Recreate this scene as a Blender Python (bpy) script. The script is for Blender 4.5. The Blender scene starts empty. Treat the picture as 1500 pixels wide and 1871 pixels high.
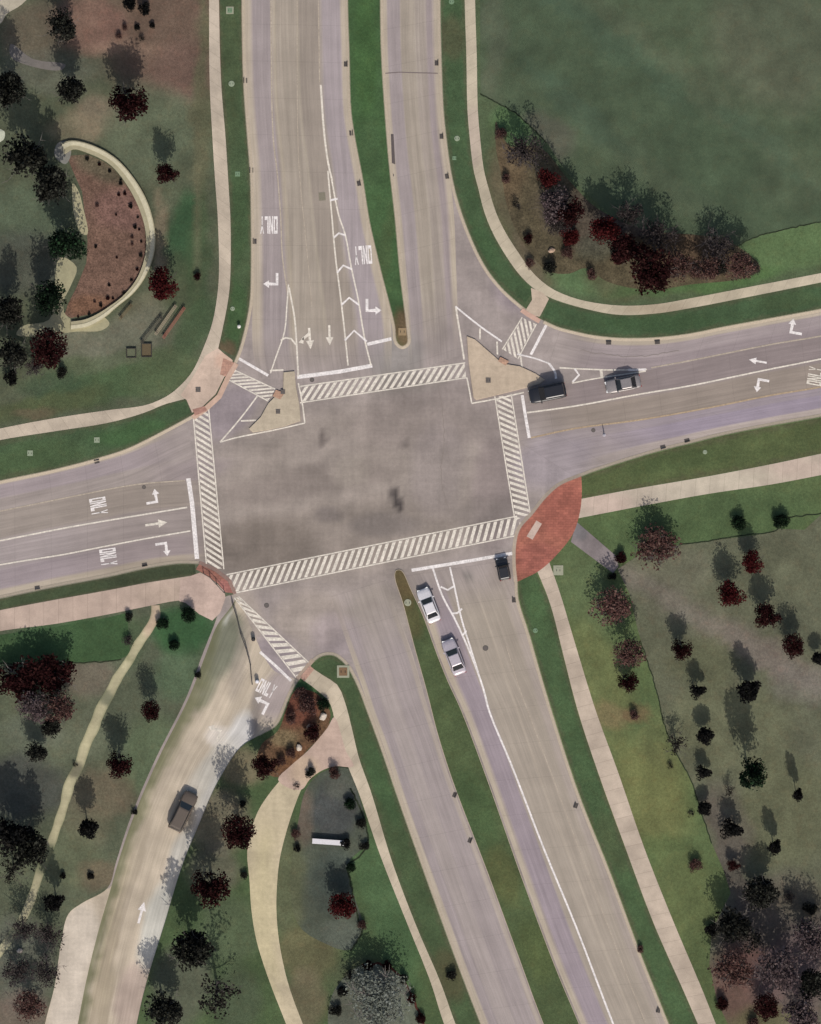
import bpy, bmesh, math, random
import numpy as np
from mathutils import Vector, Matrix, noise, geometry

S = 15.0                      # survey pixels per metre
CX, CY = 750.0, 935.5
H = 700.0                     # flying height of the camera
K = (1.14, 1.135, 1.13)                      # lit radiance of a white diffuse sheet
scn = bpy.context.scene
COL = scn.collection
TOP = 0.10                    # height of the lots above the road

def W(p, z=0.0):
    return Vector(((p[0]-CX)/S, (CY-p[1])/S, z))

def lin1(c):
    c /= 255.0
    return c/12.92 if c <= 0.04045 else ((c+0.055)/1.055)**2.4
def lin(c, k=None):
    k = K if k is None else k
    return tuple(lin1(v)/w for v, w in zip(c[:3], k))

# ------------------------------------------------------------------ materials
def newmat(name):
    m = bpy.data.materials.new(name); m.use_nodes = True
    nt = m.node_tree
    b = nt.nodes['Principled BSDF']
    return m, nt, b

def N(nt, t, **kw):
    n = nt.nodes.new(t)
    for k, v in kw.items(): setattr(n, k, v)
    return n

def sock(nt, s, v):
    if isinstance(v, bpy.types.NodeSocket): nt.links.new(v, s)
    else: s.default_value = v

def math_node(nt, op, a, b):
    n = N(nt, 'ShaderNodeMath', operation=op)
    sock(nt, n.inputs[0], a); sock(nt, n.inputs[1], b)
    return n.outputs[0]

def noise_node(nt, vec, scale, detail=3.0, rough=0.6):
    n = N(nt, 'ShaderNodeTexNoise')
    n.inputs['Scale'].default_value = scale
    n.inputs['Detail'].default_value = detail
    n.inputs['Roughness'].default_value = rough
    if vec is not None: nt.links.new(vec, n.inputs['Vector'])
    return n.outputs['Fac']

def ramp01(nt, fac, lo, hi, a=0.35, b=0.65):
    n = N(nt, 'ShaderNodeMapRange')
    sock(nt, n.inputs['Value'], fac)
    n.inputs['From Min'].default_value = a; n.inputs['From Max'].default_value = b
    n.inputs['To Min'].default_value = lo; n.inputs['To Max'].default_value = hi
    return n.outputs['Result']

def scale_col(nt, col, fac):
    n = N(nt, 'ShaderNodeVectorMath', operation='SCALE')
    sock(nt, n.inputs[0], col); sock(nt, n.inputs['Scale'], fac)
    return n.outputs[0]

def surface(name, kind, color=None, rough=0.9):
    """kind: grass, paving, streak, walk, plain; color None means the mesh colour attribute"""
    m, nt, b = newmat(name)
    b.inputs['Roughness'].default_value = rough
    b.inputs['Specular IOR Level'].default_value = 0.15
    geo = N(nt, 'ShaderNodeNewGeometry')
    pos = geo.outputs['Position']
    if color is None:
        a = N(nt, 'ShaderNodeAttribute', attribute_name='Col'); base = a.outputs['Color']
    else:
        r = N(nt, 'ShaderNodeRGB'); r.outputs[0].default_value = (*color, 1); base = r.outputs[0]
    if kind in ('grass', 'lawn'):
        f1 = ramp01(nt, noise_node(nt, pos, 0.35, 4), 1.08, 1.36)
        f2 = ramp01(nt, noise_node(nt, pos, 3.5, 3, 0.7), *((0.80, 1.08) if kind == 'grass' else (0.90, 1.06)))
        f3 = ramp01(nt, noise_node(nt, pos, 14.0, 2, 0.7), *((0.86, 1.08) if kind == 'grass' else (0.92, 1.06)))
        f = math_node(nt, 'MULTIPLY', math_node(nt, 'MULTIPLY', f1, f2), f3)
        c = scale_col(nt, base, f)
        # dry straw tint in patches
        mx = N(nt, 'ShaderNodeMix', data_type='RGBA', blend_type='MULTIPLY')
        sock(nt, mx.inputs['Factor'], ramp01(nt, noise_node(nt, pos, 0.9, 4, 0.65), 0.0, 0.40, 0.5, 0.72))
        nt.links.new(c, mx.inputs[6]); mx.inputs[7].default_value = (1.22, 0.96, 0.88, 1)
        hs = N(nt, 'ShaderNodeHueSaturation'); hs.inputs['Saturation'].default_value = 0.86; nt.links.new(mx.outputs[2], hs.inputs['Color']); c = hs.outputs[0]
    elif kind == 'paving':
        f1 = ramp01(nt, noise_node(nt, pos, 0.22, 5, 0.62), 0.95, 1.05)
        f2 = ramp01(nt, noise_node(nt, pos, 2.2, 4, 0.7), 0.93, 1.07)
        f3 = ramp01(nt, noise_node(nt, pos, 11.0, 2, 0.7), 0.93, 1.07)
        mp = N(nt, 'ShaderNodeMapping'); nt.links.new(pos, mp.inputs['Vector'])
        mp.inputs['Rotation'].default_value = (0, 0, math.radians(8)); mp.inputs['Scale'].default_value = (1.1, 0.10, 1)
        f4 = ramp01(nt, noise_node(nt, mp.outputs[0], 1.0, 4, 0.65), 0.95, 1.05)
        mp = N(nt, 'ShaderNodeMapping'); nt.links.new(pos, mp.inputs['Vector'])
        mp.inputs['Rotation'].default_value = (0, 0, math.radians(-11)); mp.inputs['Scale'].default_value = (0.09, 1.0, 1)
        f5 = ramp01(nt, noise_node(nt, mp.outputs[0], 1.0, 4, 0.65), 0.95, 1.05)
        f3 = math_node(nt, 'MULTIPLY', f3, math_node(nt, 'MULTIPLY', f4, f5))
        c = scale_col(nt, base, math_node(nt, 'MULTIPLY', math_node(nt, 'MULTIPLY', f1, f2), f3))
    elif kind in ('streak', 'drag'):
        uv = N(nt, 'ShaderNodeUVMap', uv_map='UVMap')
        mp = N(nt, 'ShaderNodeMapping'); nt.links.new(uv.outputs[0], mp.inputs['Vector'])
        mp.inputs['Scale'].default_value = (1.6, 0.035, 1)
        f1 = ramp01(nt, noise_node(nt, mp.outputs[0], 1.0, 4, 0.7), *((0.90, 1.10) if kind == 'streak' else (0.88, 1.12)))
        mp2 = N(nt, 'ShaderNodeMapping'); nt.links.new(uv.outputs[0], mp2.inputs['Vector'])
        mp2.inputs['Scale'].default_value = (4.0, 0.12, 1)
        f2 = ramp01(nt, noise_node(nt, mp2.outputs[0], 1.0, 3, 0.6), 0.95, 1.05)
        f3 = ramp01(nt, noise_node(nt, pos, 8.0, 3, 0.7), 0.94, 1.06)
        f4 = ramp01(nt, noise_node(nt, pos, 0.3, 4, 0.6), 0.94, 1.06)
        f = math_node(nt, 'MULTIPLY', math_node(nt, 'MULTIPLY', f1, f2), math_node(nt, 'MULTIPLY', f3, f4))
        # tooled joints every 4.5 m
        sx = N(nt, 'ShaderNodeSeparateXYZ'); nt.links.new(uv.outputs[0], sx.inputs[0])
        w = math_node(nt, 'MODULO', sx.outputs['Y'], 4.5)
        j = math_node(nt, 'LESS_THAN', w, 0.06)
        f = math_node(nt, 'MULTIPLY', f, math_node(nt, 'SUBTRACT', 1.0, math_node(nt, 'MULTIPLY', j, 0.13 if kind == 'streak' else 0.0)))
        c = scale_col(nt, base, f)
    elif kind == 'walk':
        uv = N(nt, 'ShaderNodeUVMap', uv_map='UVMap')
        sx = N(nt, 'ShaderNodeSeparateXYZ'); nt.links.new(uv.outputs[0], sx.inputs[0])
        w = math_node(nt, 'MODULO', sx.outputs['Y'], 1.8)
        j = math_node(nt, 'LESS_THAN', w, 0.05)
        cell = math_node(nt, 'FLOOR', math_node(nt, 'DIVIDE', sx.outputs['Y'], 1.8), 0.0)
        wn = N(nt, 'ShaderNodeTexWhiteNoise', noise_dimensions='1D'); nt.links.new(cell, wn.inputs['W'])
        fc = ramp01(nt, wn.outputs['Value'], 0.95, 1.05, 0, 1)
        f1 = ramp01(nt, noise_node(nt, pos, 0.5, 5, 0.65), 0.90, 1.10)
        f2 = ramp01(nt, noise_node(nt, pos, 7.0, 3, 0.7), 0.94, 1.06)
        f = math_node(nt, 'MULTIPLY', math_node(nt, 'MULTIPLY', f1, f2), fc)
        f = math_node(nt, 'MULTIPLY', f, math_node(nt, 'SUBTRACT', 1.0, math_node(nt, 'MULTIPLY', j, 0.25)))
        c = scale_col(nt, base, f)
    elif kind == 'pavers':
        bt = N(nt, 'ShaderNodeTexBrick'); nt.links.new(pos, bt.inputs['Vector'])
        bt.inputs['Color1'].default_value = (.86, .86, .86, 1); bt.inputs['Color2'].default_value = (1.12, 1.1, 1.08, 1); bt.inputs['Mortar'].default_value = (.72, .72, .72, 1)
        bt.inputs['Scale'].default_value = 1.0; bt.inputs['Brick Width'].default_value = .6; bt.inputs['Row Height'].default_value = .3; bt.inputs['Mortar Size'].default_value = .018
        f1 = ramp01(nt, noise_node(nt, pos, 0.7, 5, 0.65), 0.84, 1.12)
        f2 = ramp01(nt, noise_node(nt, pos, 4.0, 4, 0.7), 0.90, 1.10)
        c = scale_col(nt, base, math_node(nt, 'MULTIPLY', f1, f2))
        mm = N(nt, 'ShaderNodeVectorMath', operation='MULTIPLY'); nt.links.new(c, mm.inputs[0]); nt.links.new(bt.outputs['Color'], mm.inputs[1]); c = mm.outputs[0]
    elif kind == 'paint':
        f1 = ramp01(nt, noise_node(nt, pos, 4.0, 4, 0.75), 0.72, 1.06)
        f2 = ramp01(nt, noise_node(nt, pos, 1.0, 3, 0.6), 0.86, 1.06)
        c = scale_col(nt, base, math_node(nt, 'MULTIPLY', f1, f2))
    elif kind == 'mulch':
        f1 = ramp01(nt, noise_node(nt, pos, 5.0, 4, 0.8), 0.55, 1.45)
        f2 = ramp01(nt, noise_node(nt, pos, 0.8, 3, 0.6), 0.8, 1.2)
        c = scale_col(nt, base, math_node(nt, 'MULTIPLY', f1, f2))
    else:
        f1 = ramp01(nt, noise_node(nt, pos, 6.0, 3, 0.7), 0.9, 1.1)
        c = scale_col(nt, base, f1)
    nt.links.new(c, b.inputs['Base Color'])
    if kind in ('grass', 'mulch', 'lawn'):
        bp = N(nt, 'ShaderNodeBump'); bp.inputs['Strength'].default_value = 0.35; bp.inputs['Distance'].default_value = 0.08
        nt.links.new(noise_node(nt, pos, 9.0, 3, 0.7), bp.inputs['Height'])
        nt.links.new(bp.outputs[0], b.inputs['Normal'])
    return m

_pm = {}
def paint_mat(name, color, rough=0.5, metal=0.0, spec=0.5, coat=0.0):
    if name in _pm: return _pm[name]
    m, nt, b = newmat(name)
    geo = N(nt, 'ShaderNodeNewGeometry')
    f = ramp01(nt, noise_node(nt, geo.outputs['Position'], 5.0, 3, 0.7), 0.93, 1.07)
    r = N(nt, 'ShaderNodeRGB'); r.outputs[0].default_value = (*color, 1)
    nt.links.new(scale_col(nt, r.outputs[0], f), b.inputs['Base Color'])
    b.inputs['Roughness'].default_value = rough; b.inputs['Metallic'].default_value = metal
    b.inputs['Specular IOR Level'].default_value = spec
    b.inputs['Coat Weight'].default_value = coat
    _pm[name] = m
    return m

def leaf_mat(name, c1, c2, c3=None):
    m, nt, b = newmat(name)
    geo = N(nt, 'ShaderNodeNewGeometry')
    cr = N(nt, 'ShaderNodeValToRGB')
    nt.links.new(geo.outputs['Random Per Island'], cr.inputs[0])
    e = cr.color_ramp.elements
    e[0].color = (*c1, 1); e[1].color = (*c2, 1)
    if c3:
        n = e.new(0.82); n.color = (*c2, 1); e[2].color = (*c3, 1)
    oi = N(nt, 'ShaderNodeObjectInfo')
    f = ramp01(nt, oi.outputs['Random'], 0.8, 1.2, 0, 1)
    nt.links.new(scale_col(nt, cr.outputs[0], f), b.inputs['Base Color'])
    b.inputs['Roughness'].default_value = 0.9
    b.inputs['Specular IOR Level'].default_value = 0.05
    return m

M_GRASS = surface('turf', 'grass')
M_PAVE = surface('road_concrete', 'paving')
M_STREAK = surface('lane_concrete', 'streak')
M_WALK = surface('walk_concrete', 'walk')
M_FLAT = surface('pad_concrete', 'paving')
M_KERB = surface('kerb_concrete', 'plain', lin((178, 164, 144)))
M_WHITE = surface('white_paint', 'paint', lin((240, 232, 226)))
M_CREAM = surface('worn_cream_paint', 'paint', lin((230, 220, 204)))
M_FAINT = surface('faded_paint', 'paint', lin((186, 172, 154)))
M_MULCH = surface('bark_mulch', 'mulch')

# ------------------------------------------------------------------ helpers
def tag(o, label=None, cat=None, group=None, kind=None):
    if label: o['label'] = label
    if cat: o['category'] = cat
    if group: o['group'] = group
    if kind: o['kind'] = kind
    return o

def empty(name, loc, rz=0.0):
    o = bpy.data.objects.new(name, None); COL.objects.link(o)
    o.location = loc; o.rotation_euler = (0, 0, rz)
    o.empty_display_size = 0.3
    return o

def link(name, me, mat=None, parent=None, smooth=False):
    if mat is not None and not me.materials: me.materials.append(mat)
    o = bpy.data.objects.new(name, me); COL.objects.link(o)
    if parent: o.parent = parent
    if smooth:
        me.polygons.foreach_set('use_smooth', [True]*len(me.polygons))
    return o

def mesh_from(name, verts, faces):
    me = bpy.data.meshes.new(name); me.from_pydata([tuple(v) for v in verts], [], faces); me.update()
    return me

class MB:
    def __init__(self): self.v = []; self.f = []
    def box(self, c, s, rz=0.0, tilt=0.0):
        R = Matrix.Rotation(rz, 3, 'Z') @ Matrix.Rotation(tilt, 3, 'Y')
        b = len(self.v)
        for z in (-1, 1):
            for x, y in ((-1, -1), (1, -1), (1, 1), (-1, 1)):
                self.v.append(Vector(c) + R @ Vector((x*s[0]/2, y*s[1]/2, z*s[2]/2)))
        for q in ((3, 2, 1, 0), (4, 5, 6, 7), (0, 1, 5, 4), (1, 2, 6, 5), (2, 3, 7, 6), (3, 0, 4, 7)):
            self.f.append(tuple(b+i for i in q))
    def tube(self, pts, rads, n=6, cap=True):
        b = len(self.v); k = len(pts)
        for i, p in enumerate(pts):
            a = pts[max(i-1, 0)]; c = pts[min(i+1, k-1)]
            d = (Vector(c)-Vector(a))
            d = d.normalized() if d.length > 1e-6 else Vector((0, 0, 1))
            up = Vector((0, 0, 1)) if abs(d.z) < 0.9 else Vector((1, 0, 0))
            u = d.cross(up).normalized(); w = d.cross(u)
            for j in range(n):
                t = 2*math.pi*j/n
                self.v.append(Vector(p) + (u*math.cos(t) + w*math.sin(t))*rads[i])
        for i in range(k-1):
            for j in range(n):
                self.f.append((b+i*n+j, b+i*n+(j+1) % n, b+(i+1)*n+(j+1) % n, b+(i+1)*n+j))
        if cap:
            self.f.append(tuple(b+j for j in range(n))[::-1])
            self.f.append(tuple(b+(k-1)*n+j for j in range(n)))
    def prism(self, poly, z0, z1):
        b = len(self.v); n = len(poly)
        a = sum(poly[i][0]*poly[(i+1) % n][1]-poly[(i+1) % n][0]*poly[i][1] for i in range(n))
        if a < 0: poly = poly[::-1]
        for p in poly: self.v.append(Vector((p[0], p[1], z0)))
        for p in poly: self.v.append(Vector((p[0], p[1], z1)))
        self.f.append(tuple(range(b, b+n))[::-1]); self.f.append(tuple(range(b+n, b+2*n)))
        for i in range(n):
            j = (i+1) % n
            self.f.append((b+i, b+j, b+n+j, b+n+i))
    def build(self, name, mat, parent=None, smooth=False):
        return link(name, mesh_from(name, self.v, self.f), mat, parent, smooth)

def cr(pts, n=6, closed=False):
    """Catmull-Rom through survey points"""
    P = [Vector((p[0], p[1])) for p in pts]; out = []
    m = len(P)
    rng = range(m) if closed else range(m-1)
    for i in rng:
        if closed:
            a, b, c, d = P[(i-1) % m], P[i], P[(i+1) % m], P[(i+2) % m]
        else:
            b, c = P[i], P[i+1]
            a = P[i-1] if i > 0 else b+(b-c)
            d = P[i+2] if i+2 < m else c+(c-b)
        # centripetal knots avoid overshoot on uneven spacing
        t0 = 0.0; t1 = t0+max((b-a).length, 1e-3)**0.5; t2 = t1+max((c-b).length, 1e-3)**0.5; t3 = t2+max((d-c).length, 1e-3)**0.5
        for j in range(n):
            t = t1+(t2-t1)*j/n
            A1 = a*((t1-t)/(t1-t0))+b*((t-t0)/(t1-t0)); A2 = b*((t2-t)/(t2-t1))+c*((t-t1)/(t2-t1)); A3 = c*((t3-t)/(t3-t2))+d*((t-t2)/(t3-t2))
            B1 = A1*((t2-t)/(t2-t0))+A2*((t-t0)/(t2-t0)); B2 = A2*((t3-t)/(t3-t1))+A3*((t-t1)/(t3-t1))
            q = B1*((t2-t)/(t2-t1))+B2*((t-t1)/(t2-t1))
            out.append((q.x, q.y))
    if not closed: out.append((P[-1].x, P[-1].y))
    return out

def resample(pts, n):
    L = [0.0]
    for i in range(1, len(pts)):
        L.append(L[-1]+math.hypot(pts[i][0]-pts[i-1][0], pts[i][1]-pts[i-1][1]))
    out = []; j = 0
    for k in range(n):
        t = L[-1]*k/(n-1)
        while j < len(L)-2 and L[j+1] < t: j += 1
        f = (t-L[j])/max(L[j+1]-L[j], 1e-9)
        out.append((pts[j][0]+(pts[j+1][0]-pts[j][0])*f, pts[j][1]+(pts[j+1][1]-pts[j][1])*f))
    return out

def sm(t): t = min(1.0, max(0.0, t)); return t*t*(3-2*t)

def mixc(a, b, t): return tuple(a[i]+(b[i]-a[i])*t for i in range(3))

def blobs(base, L, warp=18.0):
    """tone of the ground: soft-edged patches (cx, cy, rx, ry, angle, colour, strength) over a base colour"""
    pre = [(b[0], b[1], b[2], b[3], math.cos(math.radians(b[4])), math.sin(math.radians(b[4])), b[5], b[6]) for b in L]
    def f(x, y):
        wx = x+warp*noise.noise(Vector((x/60, y/60, 3.1)))+warp*0.5*noise.noise(Vector((x/22, y/22, 7.7)))
        wy = y+warp*noise.noise(Vector((x/60, y/60, 9.3)))+warp*0.5*noise.noise(Vector((x/22, y/22, 1.7)))
        c = base
        for (cx, cy, rx, ry, co, si, col, st) in pre:
            dx, dy = wx-cx, wy-cy
            u = (dx*co+dy*si)/rx; v = (-dx*si+dy*co)/ry
            d = u*u+v*v
            if d < 1.6:
                c = mixc(c, col, st*sm((1.5-d)/1.1))
        n = 1+0.10*noise.noise(Vector((x/70, y/70, 0)))+0.08*noise.noise(Vector((x/25, y/25, 5)))
        return tuple(v*n for v in c)
    return f

def set_cols(me, fn, to_px=True):
    att = me.color_attributes.new('Col', 'FLOAT_COLOR', 'POINT')
    buf = np.ones(len(me.vertices)*4, dtype=np.float32)
    for i, v in enumerate(me.vertices):
        x, y = v.co.x*S+CX, CY-v.co.y*S
        buf[i*4:i*4+3] = lin(fn(x, y))
    att.data.foreach_set('color', buf)

def sheet(name, poly, z, mat, fn, cell=0.0, skirt=None, parent=None):
    """a flat polygon (survey px), cut into cells of the given size so that its tone can vary; skirt: depth of the sides"""
    w = [W(p, z) for p in poly]
    a = sum(w[i].x*w[(i+1) % len(w)].y-w[(i+1) % len(w)].x*w[i].y for i in range(len(w)))
    if a < 0: w = w[::-1]
    bm = bmesh.new()
    vs = [bm.verts.new(v) for v in w]
    tris = geometry.tessellate_polygon([w])
    for t in tris:
        try:
            f = bm.faces.new([vs[i] for i in t])
        except ValueError: pass
    bmesh.ops.recalc_face_normals(bm, faces=bm.faces[:])
    for f in bm.faces:
        if f.normal.z < 0: f.normal_flip()
    if cell:
        xs = [v.x for v in w]; ys = [v.y for v in w]
        lo, hi = max(min(xs), -56), min(max(xs), 56)
        k = lo+cell*0.5
        while k < hi:
            bmesh.ops.bisect_plane(bm, geom=bm.faces[:]+bm.edges[:]+bm.verts[:], plane_co=(k, 0, 0), plane_no=(1, 0, 0)); k += cell
        lo, hi = max(min(ys), -68), min(max(ys), 68)
        k = lo+cell*0.5
        while k < hi:
            bmesh.ops.bisect_plane(bm, geom=bm.faces[:]+bm.edges[:]+bm.verts[:], plane_co=(0, k, 0), plane_no=(0, 1, 0)); k += cell
    if skirt:
        be = [e for e in bm.edges if e.is_boundary]
        r = bmesh.ops.extrude_edge_only(bm, edges=be)
        for g in r['geom']:
            if isinstance(g, bmesh.types.BMVert): g.co.z = z-skirt
    me = bpy.data.meshes.new(name); bm.to_mesh(me); bm.free()
    set_cols(me, fn)
    return tag(link(name, me, mat, parent), kind='structure')

def const(c): return lambda x, y: c

def strip(name, Lp, Rp, z, mat, fn, nu=1, step=1.0, skirt=None):
    """a paved ribbon between two edges; fn(u, v, x, y) gives its tone"""
    ln = max(sum(math.hypot(Lp[i][0]-Lp[i-1][0], Lp[i][1]-Lp[i-1][1]) for i in range(1, len(Lp)))/S, 2.0)
    n = max(int(ln/step), 2)+1
    L = resample(Lp, n); R = resample(Rp, n)
    verts, uvs, cols = [], [], []
    v = 0.0
    for i in range(n):
        a = W(L[i], z); b = W(R[i], z)
        if i: v += ((a+b)/2-prev).length
        prev = (a+b)/2
        wd = (b-a).length
        for j in range(nu+1):
            u = j/nu
            p = a.lerp(b, u); verts.append(p); uvs.append((u*wd, v))
            cols.append(lin(fn(u, i/(n-1), p.x*S+CX, CY-p.y*S)))
    faces = []
    for i in range(n-1):
        for j in range(nu):
            q = (i*(nu+1)+j, i*(nu+1)+j+1, (i+1)*(nu+1)+j+1, (i+1)*(nu+1)+j)
            faces.append(q)
    me = mesh_from(name, verts, faces)
    if me.polygons[0].normal.z < 0: me.flip_normals()
    uvl = me.uv_layers.new(name='UVMap')
    for lp in me.loops: uvl.data[lp.index].uv = uvs[lp.vertex_index]
    att = me.color_attributes.new('Col', 'FLOAT_COLOR', 'POINT')
    buf = np.ones(len(verts)*4, dtype=np.float32)
    for i, c in enumerate(cols): buf[i*4:i*4+3] = c
    att.data.foreach_set('color', buf)
    return tag(link(name, me, mat), kind='structure')

def ribbon_px(pts, w):
    """polygon around a polyline, w in px"""
    n = len(pts); l, r = [], []
    for i in range(n):
        a = pts[max(i-1, 0)]; b = pts[min(i+1, n-1)]
        dx, dy = b[0]-a[0], b[1]-a[1]; d = math.hypot(dx, dy) or 1
        nx, ny = -dy/d*w/2, dx/d*w/2
        l.append((pts[i][0]+nx, pts[i][1]+ny)); r.append((pts[i][0]-nx, pts[i][1]-ny))
    return l, r

def kerb(name, pts, side, w=5.0, top=TOP+0.006):
    """a real kerb along a lot edge; side +1/-1 = which side the road lies"""
    n = len(pts); mb = MB(); out = []
    for i in range(n):
        a = pts[max(i-1, 0)]; b = pts[min(i+1, n-1)]
        dx, dy = b[0]-a[0], b[1]-a[1]; d = math.hypot(dx, dy) or 1
        nx, ny = -dy/d*side, dx/d*side
        out.append(((pts[i][0]-nx*1.0, pts[i][1]-ny*1.0), (pts[i][0]+nx*w, pts[i][1]+ny*w)))
    for a, b in out:
        mb.v += [W(a, -0.02), W(a, top), W(b, 0.022), W(b, -0.02)]
    for i in range(n-1):
        for j in range(4):
            mb.f.append((i*4+j, i*4+(j+1) % 4, (i+1)*4+(j+1) % 4, (i+1)*4+j))
    mb.f.append((0, 1, 2, 3)); e = (n-1)*4; mb.f.append((e+3, e+2, e+1, e))
    me = mesh_from(name, mb.v, mb.f)
    bm = bmesh.new(); bm.from_mesh(me); bmesh.ops.recalc_face_normals(bm, faces=bm.faces[:]); bm.to_mesh(me); bm.free()
    return tag(link(name, me, M_KERB), kind='structure')

_lift = [0]
def flat(name, polys, z, mat, kind='structure'):
    """thin painted sheet made of polygons in survey px; each lies a hair above the one before"""
    if z > 0:
        _lift[0] += 1; z += 0.00012*_lift[0]
    v, f = [], []
    for p in polys:
        b = len(v); w = [W(q, z) for q in p]
        a = sum(w[i].x*w[(i+1) % len(w)].y-w[(i+1) % len(w)].x*w[i].y for i in range(len(w)))
        if a < 0: w = w[::-1]
        v += w; f.append(tuple(range(b, b+len(w))))
    return tag(link(name, mesh_from(name, v, f), mat), kind=kind)

def line_poly(pts, w):
    l, r = ribbon_px(pts, w); return [[l[i], l[i+1], r[i+1], r[i]] for i in range(len(pts)-1)]

# ------------------------------------------------------------------ survey lines (px)
NW_EDGE = cr([(440, -900), (441, -300), (442, 0), (445, 150), (452, 250), (457, 315), (459, 400), (459, 500), (457, 550), (448, 600), (437, 640), (428, 662)])
NW_RAMP = [(428, 662), (412, 690), (397, 722), (372, 745), (350, 760)]
NW_EDGE2 = cr([(350, 760), (300, 787), (233, 820), (177, 838), (100, 858), (0, 879), (-300, 945), (-900, 1075)])
NE_EDGE = cr([(802, -900), (803, -300), (804, 0), (806, 100), (810, 200), (815, 250), (825, 320), (840, 380), (867, 450), (890, 493), (917, 527), (950, 557), (983, 580), (1017, 597), (1050, 606), (1083, 613), (1133, 618), (1200, 617), (1260, 610), (1320, 598), (1380, 587), (1440, 576), (1500, 565), (1800, 505), (2400, 385)])
SE_EDGE = cr([(2400, 580), (1800, 701), (1500, 761), (1410, 777), (1320, 795), (1260, 810), (1200, 825), (1140, 843), (1080, 863), (1062, 870)])
SE_RAMP = cr([(1062, 870), (1023, 887), (997, 910), (973, 940), (950, 967), (943, 993), (942, 1030), (945, 1063)])
SE_EDGE2 = cr([(945, 1063), (947, 1095), (967, 1160), (990, 1240), (1008, 1300), (1056, 1447), (1114, 1593), (1169, 1740), (1221, 1870), (1341, 2170), (1600, 2800)])
SW_EDGE = cr([(-900, 1275), (-300, 1155), (0, 1093), (100, 1072), (200, 1053), (267, 1038), (330, 1029), (363, 1030)])
SW_RAMP = [(363, 1030), (392, 1043), (417, 1062), (427, 1086)]
NM = cr([(636, -900), (635, -300), (635, 0), (638, 100), (641, 200), (648, 250), (663, 330), (675, 405), (685, 450), (697, 500), (710, 550), (721, 595), (725, 625), (735, 633), (744, 627), (743, 600), (731, 500), (722, 400), (711, 300), (703, 200), (697, 100), (695, 0), (695, -300), (695, -900)])
SM = cr([(1380, 2800), (1120, 2170), (993, 1870), (949, 1751), (891, 1593), (828, 1428), (800, 1340), (780, 1262), (758, 1183), (737, 1103), (722, 1055), (724, 1043), (733, 1043), (750, 1077), (773, 1127), (797, 1193), (817, 1243), (843, 1300), (891, 1428), (953, 1604), (1012, 1762), (1057, 1870), (1180, 2170), (1440, 2800)])
# island between the south-west drive and the south road
SWI_NOSE = cr([(562, 1222), (574, 1208), (590, 1198), (611, 1198), (633, 1216), (646, 1238), (657, 1262), (670, 1297), (694, 1362), (737, 1487), (792, 1641), (839, 1769), (878, 1870), (998, 2170), (1250, 2800)])
SWI_LEFT = cr([(120, 2800), (200, 2170), (250, 1871), (272, 1780), (300, 1690), (330, 1590), (366, 1500), (400, 1425), (440, 1365), (480, 1340), (505, 1325), (530, 1270), (545, 1243), (562, 1222)])
SWL_RIGHT = cr([(427, 1086), (410, 1092), (392, 1140), (372, 1190), (340, 1275), (285, 1385), (240, 1490), (212, 1575), (197, 1622), (150, 1650), (125, 1670), (112, 1720), (100, 1800), (82, 1871), (20, 2170), (-60, 2800)])

NW_LOT = NW_EDGE[:-1]+NW_RAMP[:-1]+NW_EDGE2+[(-900, -900)]
NE_LOT = NE_EDGE+[(2400, -900)]
SE_LOT = SE_EDGE[:-1]+SE_RAMP[:-1]+SE_EDGE2+[(2400, 2800)]
SW_LOT = SW_EDGE[:-1]+SW_RAMP[:-1]+SWL_RIGHT+[(-900, 2800)]
SWI_LOT = SWI_NOSE+SWI_LEFT[:-1]

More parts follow.
